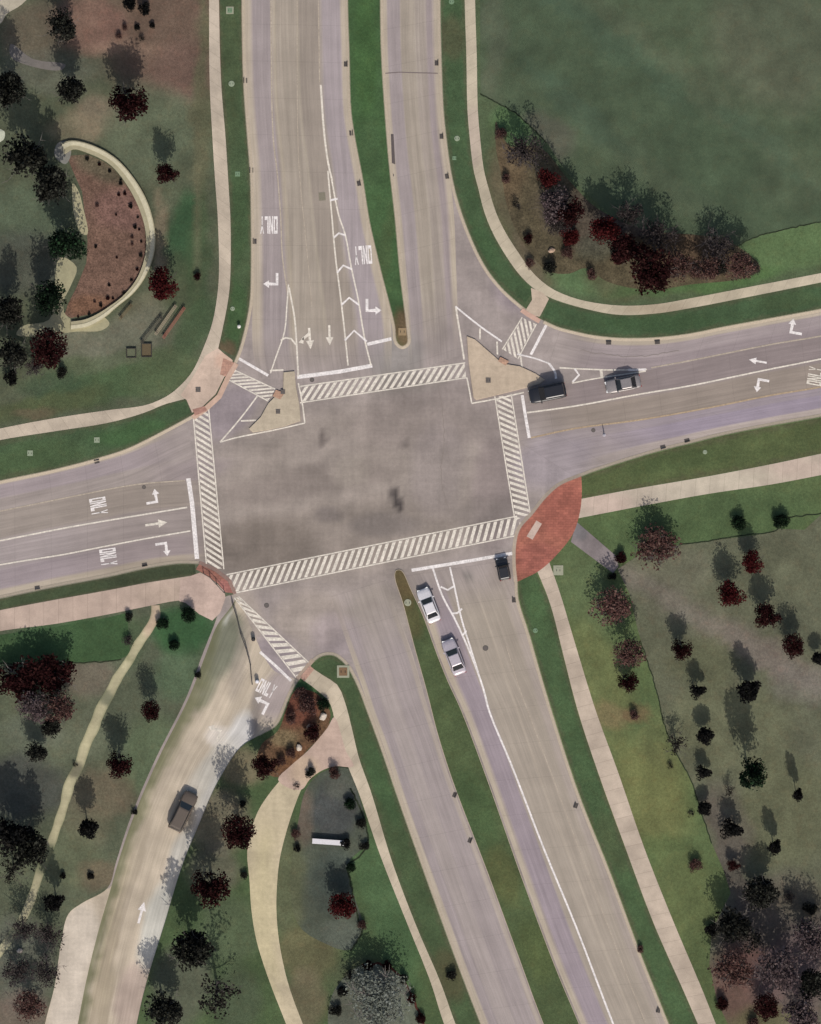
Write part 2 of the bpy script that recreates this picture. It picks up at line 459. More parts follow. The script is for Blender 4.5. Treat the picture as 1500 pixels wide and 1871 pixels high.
# sidewalks as (one edge, other edge)
WALKS = {
 'nw': (cr([(379, -900), (380, -300), (382, 0), (383, 150), (388, 250), (393, 330), (398, 400), (400, 500), (397, 540), (388, 590), (372, 635), (352, 678), (332, 702), (308, 722), (267, 740), (200, 749), (100, 764), (0, 783), (-300, 850), (-900, 985)]),
        cr([(397, -900), (398, -300), (400, 0), (404, 150), (412, 250), (417, 330), (421, 400), (421, 500), (418, 540), (409, 590), (398, 640), (385, 690), (368, 715), (340, 728), (300, 739), (267, 753), (200, 772), (100, 788), (0, 804), (-300, 870), (-900, 1005)])),
 'ne': (cr([(846, -900), (847, -300), (849, 0), (852, 100), (854, 200), (858, 250), (865, 310), (874, 345), (884, 385), (900, 425), (924, 467), (950, 503), (975, 527), (1005, 544), (1057, 561), (1127, 575), (1197, 573), (1267, 562), (1360, 544), (1500, 516), (1800, 456), (2400, 336)]),
        cr([(865, -900), (866, -300), (868, 0), (871, 100), (873, 200), (877, 250), (884, 310), (893, 345), (905, 385), (921, 420), (948, 463), (975, 500), (995, 518), (1013, 530), (1057, 547), (1127, 558), (1197, 556), (1267, 544), (1360, 526), (1500, 499), (1800, 439), (2400, 319)])),
 'se_east': (cr([(1059, 912), (1161, 893), (1290, 871), (1410, 848), (1500, 829), (1800, 768), (2400, 647)]),
             cr([(1056, 947), (1170, 925), (1290, 903), (1410, 885), (1500, 868), (1800, 808), (2400, 687)])),
 'se_south': (cr([(978, 1035), (1005, 1103), (1030, 1200), (1056, 1300), (1096, 1421), (1140, 1542), (1195, 1689), (1250, 1813), (1275, 1871), (1400, 2170), (1660, 2800)]),
              cr([(1003, 1026), (1022, 1080), (1052, 1180), (1089, 1300), (1129, 1410), (1177, 1549), (1228, 1678), (1285, 1813), (1308, 1871), (1433, 2170), (1695, 2800)])),
 'sw': (cr([(-900, 1297), (-300, 1177), (0, 1115), (100, 1096), (200, 1078), (267, 1065), (350, 1052), (372, 1048)]),
        cr([(-900, 1335), (-300, 1215), (0, 1153), (100, 1140), (200, 1122), (273, 1107), (330, 1097), (372, 1100)])),
 'swi': (cr([(548, 1238), (580, 1262), (603, 1285), (614, 1330), (632, 1390), (656, 1450), (694, 1561), (745, 1690), (787, 1795), (811, 1870), (931, 2170), (1180, 2800)]),
         cr([(565, 1217), (592, 1235), (617, 1252), (631, 1285), (643, 1331), (656, 1385), (679, 1450), (715, 1570), (760, 1690), (805, 1795), (832, 1870), (955, 2170), (1205, 2800)])),
 'swi_path': (cr([(515, 1422), (492, 1450), (470, 1485), (452, 1550), (456, 1610), (459, 1660), (469, 1720), (493, 1795), (520, 1864), (640, 2170), (900, 2800)]),
              cr([(556, 1430), (545, 1455), (526, 1510), (511, 1570), (506, 1620), (505, 1660), (510, 1720), (526, 1795), (553, 1870), (680, 2170), (950, 2800)])),
}

# ------------------------------------------------------------------ ground, road
tag(link('ground', mesh_from('ground', [(-4000, -4000, -0.06), (4000, -4000, -0.06), (4000, 4000, -0.06), (-4000, 4000, -0.06)], [(0, 1, 2, 3)]),
         surface('far_turf', 'grass', lin((66, 78, 54)))), kind='structure')

ROAD_BASE = (152, 141, 135)
road_fn = blobs(ROAD_BASE, [
    (640, 900, 300, 170, -8, (148, 137, 127), .9), (620, 980, 240, 60, -9, (138, 127, 117), .6), (470, 1000, 110, 55, -10, (116, 106, 97), .7),
    (800, 760, 160, 60, -8, (130, 119, 113), .5), (560, 880, 170, 30, -9, (126, 115, 108), .45), (900, 900, 40, 110, 0, (126, 114, 111), .6),
    (880, 940, 60, 30, 0, (120, 111, 105), .6), (700, 960, 70, 24, 0, (116, 108, 104), .45),
    (600, 820, 60, 40, 0, (150, 139, 130), .5), (640, 860, 36, 30, 0, (152, 142, 130), .5), (800, 860, 50, 90, 5, (148, 137, 133), .45),
    (570, 1130, 70, 50, 0, (163, 150, 136), .5), (690, 1130, 60, 60, 0, (156, 146, 132), .5), (620, 1160, 60, 40, 20, (152, 139, 141), .5),
    (420, 750, 40, 60, 40, (140, 129, 132), .7), (300, 870, 120, 25, -10, (152, 139, 138), .6), (100, 900, 100, 24, -10, (148, 135, 138), .6),
    (960, 520, 60, 60, 40, (150, 137, 140), .7), (1010, 840, 80, 50, -20, (152, 142, 145), .7), (900, 420, 30, 80, 20, (160, 148, 142), .4),
    (450, 1120, 30, 60, -20, (165, 152, 138), .6), (500, 1210, 40, 60, 0, (150, 138, 140), .7), (725, 650, 50, 50, 0, (137, 132, 126), .7),
    (590, 800, 6, 14, 0, (95, 86, 82), .7), (740, 815, 7, 7, 0, (98, 90, 86), .6), (725, 912, 9, 26, -18, (72, 66, 64), .95), (857, 1050, 9, 8, 0, (110, 105, 100), .7),
    (600, 940, 24, 14, 0, (104, 96, 94), .4), (740, 700, 80, 20, -8, (132, 124, 116), .6)], 8.0)

def grid_sheet(name, x0, x1, y0, y1, step, z, mat, fn):
    nx = int((x1-x0)/step)+1; ny = int((y1-y0)/step)+1
    v = []; f = []
    for j in range(ny):
        for i in range(nx):
            v.append(W((x0+(x1-x0)*i/(nx-1), y0+(y1-y0)*j/(ny-1)), z))
    for j in range(ny-1):
        for i in range(nx-1):
            a = j*nx+i; f.append((a+nx, a+nx+1, a+1, a))
    me = mesh_from(name, v, f); set_cols(me, fn)
    return tag(link(name, me, mat), kind='structure')
grid_sheet('road', 0-60, 1560, -60, 1931, 9.0, 0.0, M_PAVE, road_fn)
# the road beyond the surveyed part
flat('road_beyond', [[(-900, -900), (2400, -900), (2400, 2800), (-900, 2800)]], -0.008, surface('far_concrete', 'paving', lin(ROAD_BASE)))

BEIGE = (158, 147, 133); MAUVE = (154, 143, 140); GUT = (176, 163, 145); DARKB = (150, 139, 127)
def lanes(stops, fade0=0.0, fade1=0.0, tint=None):
    """colour across a carriageway from (u, colour) stops; fades into the crossing at its ends"""
    def f(u, v, x, y):
        c = stops[-1][1]
        for i in range(len(stops)-1):
            if stops[i][0] <= u <= stops[i+1][0]:
                t = (u-stops[i][0])/max(stops[i+1][0]-stops[i][0], 1e-6)
                c = mixc(stops[i][1], stops[i+1][1], t); break
        k = 1.0
        if fade1: k *= sm((1-v)/fade1)
        if fade0: k *= sm(v/fade0)
        if tint: c = tint(c, u, v, x, y)
        return mixc(road_fn(x, y), c, k) if k < 1 else c
    return f
def bands(*a):
    out = []; u = 0.0
    for w, c in a:
        out += [(u+0.006, c), (u+w-0.006, c)]; u += w
    out[0] = (0, a[0][1]); out.append((1.0, a[-1][1]))
    return out

# north road, southbound
l = cr([(443, -900), (444, -300), (445, 0), (448, 150), (455, 250), (460, 315), (462, 400), (462, 500), (461, 560), (462, 640), (470, 690)])
r = cr([(633, -900), (632, -300), (632, 0), (635, 100), (638, 200), (645, 250), (660, 330), (672, 405), (682, 450), (694, 500), (707, 550), (715, 600), (715, 690)])
strip('southbound_carriageway', l, r, 0.004, M_STREAK, lanes(bands((.07, GUT), (.20, MAUVE), (.03, (168, 156, 138)), (.22, BEIGE), (.015, (168, 157, 140)), (.205, DARKB), (.02, (160, 149, 140)), (.185, (159, 148, 147)), (.055, GUT)), 0, .07), 44, 1.2)
# north road, northbound
l = cr([(698, -900), (698, -300), (698, 0), (700, 100), (706, 200), (714, 300), (725, 400), (734, 500), (742, 590), (748, 680)])
r = cr([(799, -900), (800, -300), (801, 0), (803, 100), (807, 200), (813, 260), (822, 320), (830, 400), (833, 480), (836, 560), (838, 650)])
strip('northbound_carriageway', l, r, 0.004, M_STREAK, lanes(bands((.09, GUT), (.22, MAUVE), (.24, BEIGE), (.02, (168, 157, 142)), (.20, (156, 145, 134)), (.13, (153, 141, 138)), (.10, GUT)), 0, .10), 30, 1.2)
# south road, southbound
l = cr([(605, 1090), (632, 1170), (660, 1250), (676, 1300), (700, 1362), (742, 1487), (797, 1641), (844, 1769), (883, 1870), (1003, 2170), (1255, 2800)])
r = cr([(705, 1060), (722, 1110), (752, 1190), (775, 1270), (796, 1340), (824, 1428), (887, 1593), (945, 1751), (989, 1870), (1116, 2170), (1376, 2800)])
strip('south_outbound_carriageway', l, r, 0.004, M_STREAK, lanes(bands((.09, GUT), (.16, MAUVE), (.30, (159, 148, 142)), (.36, (155, 144, 140)), (.09, (166, 154, 142))), .09), 30, 1.2)
# south road, northbound with its turn lane
l = cr([(742, 1052), (754, 1077), (777, 1127), (801, 1193), (821, 1243), (847, 1300), (895, 1428), (957, 1604), (1016, 1762), (1061, 1870), (1184, 2170), (1444, 2800)])
r = cr([(938, 1022), (941, 1063), (944, 1100), (963, 1160), (986, 1240), (1004, 1300), (1052, 1447), (1110, 1593), (1165, 1740), (1217, 1870), (1337, 2170), (1596, 2800)])
strip('south_inbound_carriageway', l, r, 0.004, M_STREAK, lanes(bands((.075, GUT), (.245, (150, 138, 141)), (.30, (160, 149, 135)), (.02, (170, 158, 142)), (.26, BEIGE), (.10, (163, 151, 140))), .05), 40, 1.2)
# west road, westbound and eastbound lanes
l = cr([(-900, 1072), (-300, 942), (0, 876), (100, 855), (177, 835), (233, 817), (300, 784), (340, 766)])
r = cr([(-900, 1110), (-300, 992), (0, 933), (133, 907), (250, 885), (337, 878), (350, 873), (360, 868)])
strip('west_outbound_lane', l, r, 0.004, M_STREAK, lanes(bands((.16, GUT), (.45, (154, 142, 141)), (.39, (153, 142, 135))), 0, .10), 16, 1.2)
l = cr([(-900, 1111), (-300, 993), (0, 934), (133, 908), (250, 886), (337, 879), (370, 876), (390, 874)])
r = cr([(-900, 1271), (-300, 1151), (0, 1090), (100, 1069), (200, 1050), (267, 1035), (330, 1026), (390, 1022)])
def west_tint(c, u, v, x, y):
    k = 0.24*sm((x-80)/160)
    return mixc(c, (120, 108, 96), k)
strip('west_inbound_lanes', l, r, 0.004, M_STREAK, lanes(bands((.33, (152, 141, 131)), (.34, (158, 147, 143)), (.25, (152, 140, 140)), (.08, GUT)), 0, .05, west_tint), 30, 1.2)
# east road
l = cr([(1023, 603), (1052, 610), (1085, 617), (1134, 622), (1200, 621), (1260, 614), (1320, 602), (1380, 591), (1440, 580), (1500, 569), (1800, 509), (2400, 389)])
r = cr([(1000, 672), (1060, 674), (1120, 676), (1182, 676), (1260, 660), (1320, 648), (1380, 636), (1410, 630), (1440, 625), (1500, 615), (1800, 555), (2400, 435)])
strip('east_slip_lane', l, r, 0.004, M_STREAK, lanes(bands((.17, GUT), (.45, (156, 144, 142)), (.38, (146, 134, 133))), .08), 16, 1.2)
l = cr([(930, 716), (1000, 706), (1090, 693), (1182, 677), (1260, 661), (1320, 649), (1410, 631), (1500, 616), (1800, 556), (2400, 436)])
r = cr([(945, 805), (970, 800), (1050, 784), (1170, 768), (1290, 747), (1410, 723), (1500, 708), (1800, 648), (2400, 528)])
strip('east_inbound_lanes', l, r, 0.004, M_STREAK, lanes(bands((.50, (138, 126, 123)), (.02, (160, 148, 138)), (.48, (145, 133, 122))), .10), 24, 1.2)
l = cr([(945, 806), (970, 801), (1050, 785), (1170, 769), (1290, 748), (1410, 724), (1500, 709), (1800, 649), (2400, 529)])
r = cr([(1045, 868), (1080, 858), (1140, 838), (1200, 820), (1260, 805), (1320, 790), (1410, 772), (1500, 756), (1800, 696), (2400, 575)])
strip('east_outbound_lane', l, r, 0.004, M_STREAK, lanes(bands((.30, (150, 139, 142)), (.50, (148, 137, 146)), (.20, (172, 159, 150))), .20), 16, 1.2)

# south-west drive: tan concrete with pale drag marks, white glare painted as pale blobs, and a grassy, faded head
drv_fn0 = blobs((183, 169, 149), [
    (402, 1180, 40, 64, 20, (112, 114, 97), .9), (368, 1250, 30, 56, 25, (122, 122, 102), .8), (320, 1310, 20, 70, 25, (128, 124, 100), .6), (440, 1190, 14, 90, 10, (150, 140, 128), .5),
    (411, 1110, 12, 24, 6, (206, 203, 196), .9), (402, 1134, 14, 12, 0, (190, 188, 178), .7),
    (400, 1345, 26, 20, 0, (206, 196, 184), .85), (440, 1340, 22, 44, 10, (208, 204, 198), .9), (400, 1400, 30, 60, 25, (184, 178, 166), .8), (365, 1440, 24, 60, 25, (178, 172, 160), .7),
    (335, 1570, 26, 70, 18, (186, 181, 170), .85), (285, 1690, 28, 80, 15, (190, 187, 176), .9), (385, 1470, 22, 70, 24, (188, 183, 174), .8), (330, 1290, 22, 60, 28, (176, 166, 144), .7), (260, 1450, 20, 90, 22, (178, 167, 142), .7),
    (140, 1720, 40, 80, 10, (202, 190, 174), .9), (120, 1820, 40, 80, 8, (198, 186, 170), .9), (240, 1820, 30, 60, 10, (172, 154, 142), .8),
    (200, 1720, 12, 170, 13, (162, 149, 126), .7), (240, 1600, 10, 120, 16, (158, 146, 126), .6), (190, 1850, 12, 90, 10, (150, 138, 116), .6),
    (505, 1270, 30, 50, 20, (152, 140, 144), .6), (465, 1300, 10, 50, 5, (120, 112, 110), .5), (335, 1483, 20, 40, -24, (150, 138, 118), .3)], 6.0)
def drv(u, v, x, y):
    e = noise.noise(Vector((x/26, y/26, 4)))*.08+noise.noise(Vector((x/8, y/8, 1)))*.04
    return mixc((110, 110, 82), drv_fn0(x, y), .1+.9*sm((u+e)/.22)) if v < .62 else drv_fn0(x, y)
l2 = cr([(432, 1090), (425, 1105), (397, 1142), (378, 1190), (345, 1275), (290, 1385), (245, 1490), (216, 1575), (202, 1625), (180, 1700), (158, 1790), (142, 1871), (85, 2170), (-20, 2800)])
r2 = cr([(440, 1100), (460, 1150), (500, 1225), (545, 1245), (532, 1270), (507, 1325), (482, 1341), (440, 1367), (402, 1425), (368, 1500), (332, 1590), (302, 1690), (274, 1780), (252, 1871), (202, 2170), (122, 2800)])
sheet('drive_apron', [(216, 1605), (200, 1622), (152, 1648), (123, 1668), (110, 1720), (98, 1800), (80, 1871), (18, 2170), (120, 2170), (170, 1871), (190, 1760), (206, 1690)], 0.0025, M_PAVE, drv_fn0, 0.6)
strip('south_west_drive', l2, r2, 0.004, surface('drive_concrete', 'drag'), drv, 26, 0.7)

# ------------------------------------------------------------------ the lots
nw_fn = blobs((76, 82, 60), [
    (330, 60, 150, 130, 0, (99, 78, 63), .95), (160, 40, 70, 60, 0, (118, 84, 70), .8), (60, 60, 60, 60, 0, (98, 84, 68), .7), (250, 90, 90, 14, 5, (120, 95, 76), .7),
    (330, 140, 60, 60, 30, (100, 76, 64), .7), (190, 210, 60, 40, 0, (118, 104, 84), .8), (140, 235, 60, 30, 0, (124, 112, 86), .7), (90, 130, 100, 40, 0, (92, 92, 78), .6),
    (270, 240, 80, 90, 0, (88, 96, 72), .8), (310, 230, 60, 60, 0, (84, 92, 68), .6), (40, 400, 80, 60, 0, (76, 88, 66), .8), (50, 480, 90, 60, 0, (74, 74, 66), .6),
    (338, 430, 34, 80, 0, (48, 78, 46), .95), (330, 520, 40, 60, 0, (64, 72, 48), .8), (290, 440, 14, 100, 0, (116, 102, 78), .8), (250, 580, 60, 30, -35, (110, 104, 80), .6),
    (240, 620, 80, 50, -30, (100, 100, 82), .8), (130, 620, 60, 40, 0, (108, 106, 88), .7), (170, 670, 130, 22, -10, (80, 92, 62), .6),
    (200, 705, 160, 30, -12, (64, 86, 50), .8), (80, 740, 120, 26, -10, (72, 80, 48), .8), (300, 680, 70, 40, -35, (78, 92, 58), .8), (60, 755, 40, 14, 0, (96, 84, 62), .7),
    (370, 200, 14, 260, 1, (84, 84, 58), .8), (365, 470, 24, 130, 2, (58, 76, 46), .7), (360, 590, 30, 60, 30, (62, 82, 50), .7), (30, 220, 40, 26, 0, (92, 96, 70), .5),
    (360, 330, 8, 200, 0, (94, 92, 66), .6), (100, 700, 60, 20, 0, (58, 78, 52), .6)], 14.0)
sheet('north_west_lawn', NW_LOT, TOP, M_GRASS, nw_fn, 0.8, TOP+0.03)
ne_fn = blobs((72, 86, 56), [
    (900, 420, 40, 150, -22, (70, 90, 52), .6), (935, 222, 40, 40, 30, (70, 96, 54), .95), (908, 300, 16, 60, 0, (82, 88, 58), .7), (940, 380, 40, 110, -18, (92, 82, 60), .85), (985, 470, 60, 50, 30, (96, 84, 64), .8),
    (1060, 510, 60, 30, 15, (76, 100, 60), .9), (1150, 510, 80, 40, 0, (86, 84, 58), .7), (1230, 520, 120, 20, -6, (66, 90, 48), .8), (1440, 455, 110, 44, -12, (82, 106, 60), .9), (1340, 510, 90, 20, -10, (70, 100, 50), .8)], 10.0)
sheet('north_east_lawn', NE_LOT, TOP, M_GRASS, ne_fn, 0.8, TOP+0.03)
se_fn = blobs((80, 96, 54), [
    (1300, 960, 200, 60, -8, (68, 88, 50), .8), (1120, 950, 60, 30, -10, (74, 94, 52), .6), (1070, 1080, 50, 90, -15, (84, 98, 60), .8), (1090, 1250, 60, 120, -18, (98, 104, 58), .8),
    (1110, 1310, 40, 30, 0, (118, 102, 66), .7), (1180, 1450, 80, 110, -18, (102, 104, 56), .85), (1190, 1560, 70, 40, 0, (80, 98, 52), .6), (1250, 1640, 70, 90, -20, (88, 98, 54), .8),
    (1290, 1770, 50, 90, -20, (74, 86, 48), .7), (1420, 1860, 90, 40, 0, (88, 92, 56), .7), (1220, 1350, 50, 60, 0, (96, 100, 58), .6), (1160, 1300, 26, 20, 0, (112, 84, 56), .6)], 12.0)
sheet('south_east_lawn', SE_LOT, TOP, M_GRASS, se_fn, 0.8, TOP+0.03)
sw_fn = blobs((82, 88, 66), [
    (110, 1170, 140, 40, -10, (56, 84, 46), .95), (335, 1150, 60, 44, 0, (44, 78, 42), .95), (240, 1170, 30, 40, 0, (70, 84, 56), .7), (330, 1230, 50, 50, 0, (76, 96, 66), .8),
    (160, 1240, 50, 40, 0, (106, 94, 80), .7), (140, 1330, 60, 60, 0, (94, 98, 76), .7), (60, 1340, 60, 40, 0, (98, 104, 86), .6), (270, 1380, 50, 80, 20, (82, 96, 66), .8),
    (190, 1450, 60, 50, 0, (100, 86, 66), .7), (160, 1490, 50, 60, 0, (104, 98, 74), .6), (130, 1570, 60, 50, 0, (92, 98, 70), .7), (180, 1600, 40, 30, 0, (108, 92, 70), .7),
    (40, 1440, 90, 60, 0, (62, 62, 62), .6), (60, 1640, 50, 60, 0, (84, 90, 66), .6), (40, 1760, 70, 90, 0, (92, 92, 82), .6), (30, 1850, 60, 40, 0, (112, 90, 80), .6)], 14.0)
sheet('south_west_lawn', SW_LOT, TOP, M_GRASS, sw_fn, 0.8, TOP+0.03)
swi_fn = blobs((66, 84, 48), [
    (400, 1500, 60, 60, 20, (108, 96, 78), .8), (440, 1400, 50, 40, 0, (112, 98, 74), .8), (390, 1590, 50, 50, 0, (104, 96, 82), .7), (420, 1700, 60, 70, 0, (76, 88, 60), .8), (330, 1800, 60, 80, 10, (86, 88, 72), .8),
    (430, 1830, 50, 60, 0, (68, 76, 58), .6), (700, 1640, 40, 130, -20, (66, 92, 54), .8), (740, 1740, 40, 80, -20, (62, 88, 50), .8), (810, 1790, 40, 60, -20, (70, 82, 46), .6), (520, 1600, 30, 120, 0, (86, 90, 62), .9), (560, 1740, 60, 60, 0, (92, 88, 58), .9), (560, 1830, 40, 60, 0, (100, 90, 66), .8),
    (560, 1260, 26, 20, 0, (52, 88, 44), .8), (700, 1450, 24, 100, -20, (58, 86, 46), .6), (625, 1230, 30, 30, 30, (62, 84, 48), .7), (660, 1790, 60, 40, 0, (84, 84, 62), .5)], 10.0)
sheet('south_island_lawn', SWI_LOT, TOP, M_GRASS, swi_fn, 0.8, TOP+0.03)
nm_fn = blobs((58, 86, 46), [(735, 600, 20, 40, 0, (92, 76, 50), 1), (700, 470, 14, 120, 12, (64, 80, 44), .6), (668, 100, 24, 120, 0, (56, 88, 40), .7), (675, 280, 24, 70, 0, (60, 84, 48), .6)], 6)
sheet('north_median', NM, TOP, M_GRASS, nm_fn, 0.6, TOP+0.03)
sm_fn = blobs((70, 84, 48), [(733, 1070, 22, 46, -15, (96, 82, 48), 1), (750, 1130, 20, 40, -15, (84, 80, 46), .8), (870, 1480, 30, 80, -20, (62, 84, 46), .7), (920, 1600, 26, 60, -20, (84, 86, 44), .6), (980, 1740, 26, 60, -20, (80, 92, 46), .6)], 6)
sheet('south_median', SM, TOP, M_GRASS, sm_fn, 0.6, TOP+0.03)

# verges between walks and kerbs: richer turf, a few mm proud
def verge(name, a, b, c1, extra=[]):
    fn = blobs(c1, extra, 8.0)
    n = max(len(a), len(b))*2
    def tone(u, v, x, y):
        e = min(u, 1-u)+.14*noise.noise(Vector((x/11, y/11, 5)))
        return mixc(mixc(fn(x, y), (74, 84, 54), .22), (82, 78, 56), .55*(1-sm(e/.17)))
    strip(name, a, b, TOP+0.004, M_GRASS, tone, 12, 0.6)
verge('north_west_verge', cr([(398, -900), (399, -300), (401, 0), (405, 150), (413, 250), (418, 330), (422, 400), (422, 500), (419, 540), (410, 590), (399, 636)]),
      cr([(439, -900), (440, -300), (441, 0), (444, 150), (451, 250), (456, 315), (458, 400), (458, 500), (456, 550), (447, 600), (430, 652)]), (62, 82, 50),
      [(430, 570, 20, 60, 0, (52, 82, 42), .9), (412, 640, 20, 16, 0, (94, 72, 52), .9), (420, 120, 20, 160, 0, (62, 76, 46), .8), (432, 400, 20, 80, 0, (52, 78, 42), .7)])
verge('west_road_verge', cr([(340, 729), (300, 740), (267, 754), (200, 773), (100, 789), (0, 805), (-300, 871), (-900, 1006)]),
      cr([(349, 758), (300, 785), (233, 818), (177, 836), (100, 856), (0, 877), (-300, 943), (-900, 1073)]), (58, 82, 50), [(60, 840, 100, 30, -10, (62, 84, 46), .6), (250, 790, 80, 20, -10, (48, 84, 40), .7)])
verge('north_east_verge', cr([(805, -900), (806, -300), (807, 0), (809, 100), (813, 200), (818, 250), (828, 320), (843, 380), (870, 450), (893, 491), (920, 525), (958, 556)]),
      cr([(845, -900), (846, -300), (848, 0), (851, 100), (853, 200), (857, 250), (864, 310), (873, 345), (883, 385), (899, 425), (923, 467), (949, 503), (976, 528)]), (56, 82, 48),
      [(826, 70, 20, 40, 0, (78, 74, 50), .7), (880, 450, 20, 60, -25, (48, 78, 42), .7)])
verge('east_road_verge', cr([(990, 583), (1017, 595), (1050, 604), (1083, 611), (1133, 616), (1200, 615), (1260, 608), (1320, 596), (1380, 585), (1440, 574), (1500, 563), (1800, 503), (2400, 383)]),
      cr([(1003, 546), (1030, 555), (1057, 562), (1127, 576), (1197, 574), (1267, 563), (1360, 545), (1500, 517), (1800, 457), (2400, 337)]), (54, 80, 48), [(1200, 590, 120, 16, 0, (48, 76, 42), .7), (1440, 550, 60, 14, -10, (58, 78, 44), .6)])
verge('south_east_verge', cr([(1062, 873), (1080, 866), (1140, 846), (1200, 828), (1260, 813), (1320, 798), (1410, 780), (1500, 764), (1800, 704), (2400, 583)]),
      cr([(1062, 910), (1161, 892), (1290, 870), (1410, 847), (1500, 828), (1800, 767), (2400, 646)]), (76, 88, 46), [(1250, 840, 100, 20, -10, (66, 82, 42), .6)])
verge('south_road_verge', cr([(947, 1064), (950, 1095), (970, 1160), (993, 1240), (1011, 1300), (1059, 1447), (1117, 1593), (1172, 1740), (1224, 1870), (1344, 2170), (1603, 2800)]),
      cr([(979, 1046), (1004, 1103), (1029, 1200), (1055, 1300), (1095, 1421), (1139, 1542), (1194, 1689), (1249, 1813), (1274, 1871), (1399, 2170), (1659, 2800)]), (60, 86, 48), [(980, 1120, 20, 60, 0, (62, 92, 50), .6), (1120, 1540, 20, 60, -20, (70, 80, 48), .6)])
verge('south_west_verge', cr([(-900, 1277), (-300, 1157), (0, 1095), (100, 1074), (200, 1055), (267, 1040), (330, 1031), (356, 1031)]),
      cr([(-900, 1296), (-300, 1176), (0, 1114), (100, 1095), (200, 1077), (267, 1064), (350, 1051), (358, 1050)]), (50, 58, 38), [(80, 1090, 120, 18, -10, (60, 74, 46), .8)])
verge('south_island_verge', cr([(566, 1219), (592, 1236), (617, 1253), (632, 1285), (644, 1331), (657, 1385), (680, 1450), (716, 1570), (761, 1690), (806, 1795), (833, 1870), (956, 2170), (1206, 2800)]),
      cr([(576, 1210), (611, 1200), (645, 1240), (655, 1262), (668, 1297), (692, 1362), (735, 1487), (790, 1641), (837, 1769), (876, 1870), (996, 2170), (1248, 2800)]), (60, 80, 46), [(820, 1780, 26, 50, -20, (78, 72, 46), .8), (700, 1430, 20, 80, -20, (54, 84, 46), .7)])

# sharp-edged ground covers
FIELD_EDGE = [(878, -900), (877, 0), (878, 170)]+cr([(878, 170), (905, 185), (940, 205), (975, 236), (1000, 262)], 5)+cr([(1000, 262), (1040, 320), (1100, 380), (1180, 430), (1290, 470), (1340, 455), (1370, 437), (1430, 420), (1500, 405), (1800, 345), (2400, 225)], 5)
field_fn = blobs((66, 80, 56), [(1420, 80, 140, 120, 30, (80, 84, 64), .7), (1300, 180, 300, 24, 40, (76, 84, 62), .5), (1100, 60, 200, 24, 40, (62, 80, 60), .5), (1200, 320, 260, 26, 40, (70, 80, 58), .5),
    (900, 60, 24, 130, 0, (78, 84, 64), .7), (1000, 260, 60, 50, 30, (80, 76, 66), .6), (1440, 330, 60, 60, 0, (74, 84, 60), .5), (1050, 200, 130, 20, 40, (60, 80, 60), .5), (1400, 260, 120, 18, 40, (60, 80, 58), .5)], 20)
def mown(x, y):
    c = field_fn(x, y); t = (x*.62-y*.78)/52.0+.5*noise.noise(Vector((x/160, y/160, 3)))
    k = .55+.45*noise.noise(Vector((x/120, y/120, 6)))
    w = sm(.5+1.3*math.sin(t))-.5
    return (c[0]*(1+.13*w*k), c[1]*(1+.08*w*k), c[2]*(1+.08*w*k))
sheet('north_east_field', FIELD_EDGE+[(2400, -900)], TOP+0.008, surface('smooth_turf', 'lawn'), mown, 0.9)
SEF = [(1128, 1040), (1150, 1085), (1165, 1150), (1180, 1200), (1200, 1265), (1216, 1330), (1243, 1390), (1262, 1425), (1280, 1480), (1300, 1540), (1322, 1590), (1335, 1632), (1318, 1665), (1300, 1700), (1296, 1760), (1310, 1830), (1330, 1871), (1450, 2170), (1700, 2800), (2400, 2800), (2400, 760), (1500, 940), (1470, 968), (1420, 966), (1400, 975), (1320, 985), (1240, 996), (1170, 1012)]
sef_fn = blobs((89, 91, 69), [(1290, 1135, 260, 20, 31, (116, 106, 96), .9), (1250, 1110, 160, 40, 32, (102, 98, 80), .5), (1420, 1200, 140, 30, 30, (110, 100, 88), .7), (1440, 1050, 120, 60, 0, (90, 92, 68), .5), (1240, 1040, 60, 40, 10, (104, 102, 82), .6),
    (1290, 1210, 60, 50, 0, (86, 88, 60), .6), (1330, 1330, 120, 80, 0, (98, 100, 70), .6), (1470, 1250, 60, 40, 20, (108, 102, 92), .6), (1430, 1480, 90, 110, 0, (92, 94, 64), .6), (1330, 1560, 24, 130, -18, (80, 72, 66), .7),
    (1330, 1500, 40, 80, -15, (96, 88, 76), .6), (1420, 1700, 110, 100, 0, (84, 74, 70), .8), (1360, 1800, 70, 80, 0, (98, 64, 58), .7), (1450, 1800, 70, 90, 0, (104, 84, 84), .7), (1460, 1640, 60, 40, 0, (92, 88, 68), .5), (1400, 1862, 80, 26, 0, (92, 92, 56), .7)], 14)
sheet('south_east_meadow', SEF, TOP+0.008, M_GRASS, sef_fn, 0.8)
NE_BED = cr([(906, 222), (918, 250), (934, 268), (985, 268), (1040, 330), (1090, 380), (1180, 420), (1280, 430), (1330, 440), (1390, 490), (1360, 508), (1260, 520), (1190, 530), (1110, 515), (1070, 490), (1040, 500), (1000, 495), (960, 450), (930, 390), (916, 320), (906, 270)], 4, True)
ne_bed_fn = blobs((84, 76, 58), [(1060, 400, 90, 50, 30, (70, 62, 58), .6), (930, 300, 30, 80, 0, (98, 82, 62), .7), (1250, 470, 100, 40, 10, (88, 70, 54), .8), (1090, 450, 40, 30, 0, (80, 82, 68), .6), (1150, 400, 60, 30, 0, (72, 64, 64), .6)], 12)
sheet('north_east_planting_bed', NE_BED, TOP+0.013, M_MULCH, ne_bed_fn, 0.8)
NW_BED = [(122, 285), (133, 312), (150, 350), (156, 400), (160, 440), (158, 480), (140, 525), (124, 556), (118, 576)]+cr([(130, 581), (185, 568), (225, 540), (250, 508), (264, 470), (266, 430), (256, 385), (232, 340), (200, 302), (160, 282)], 4)
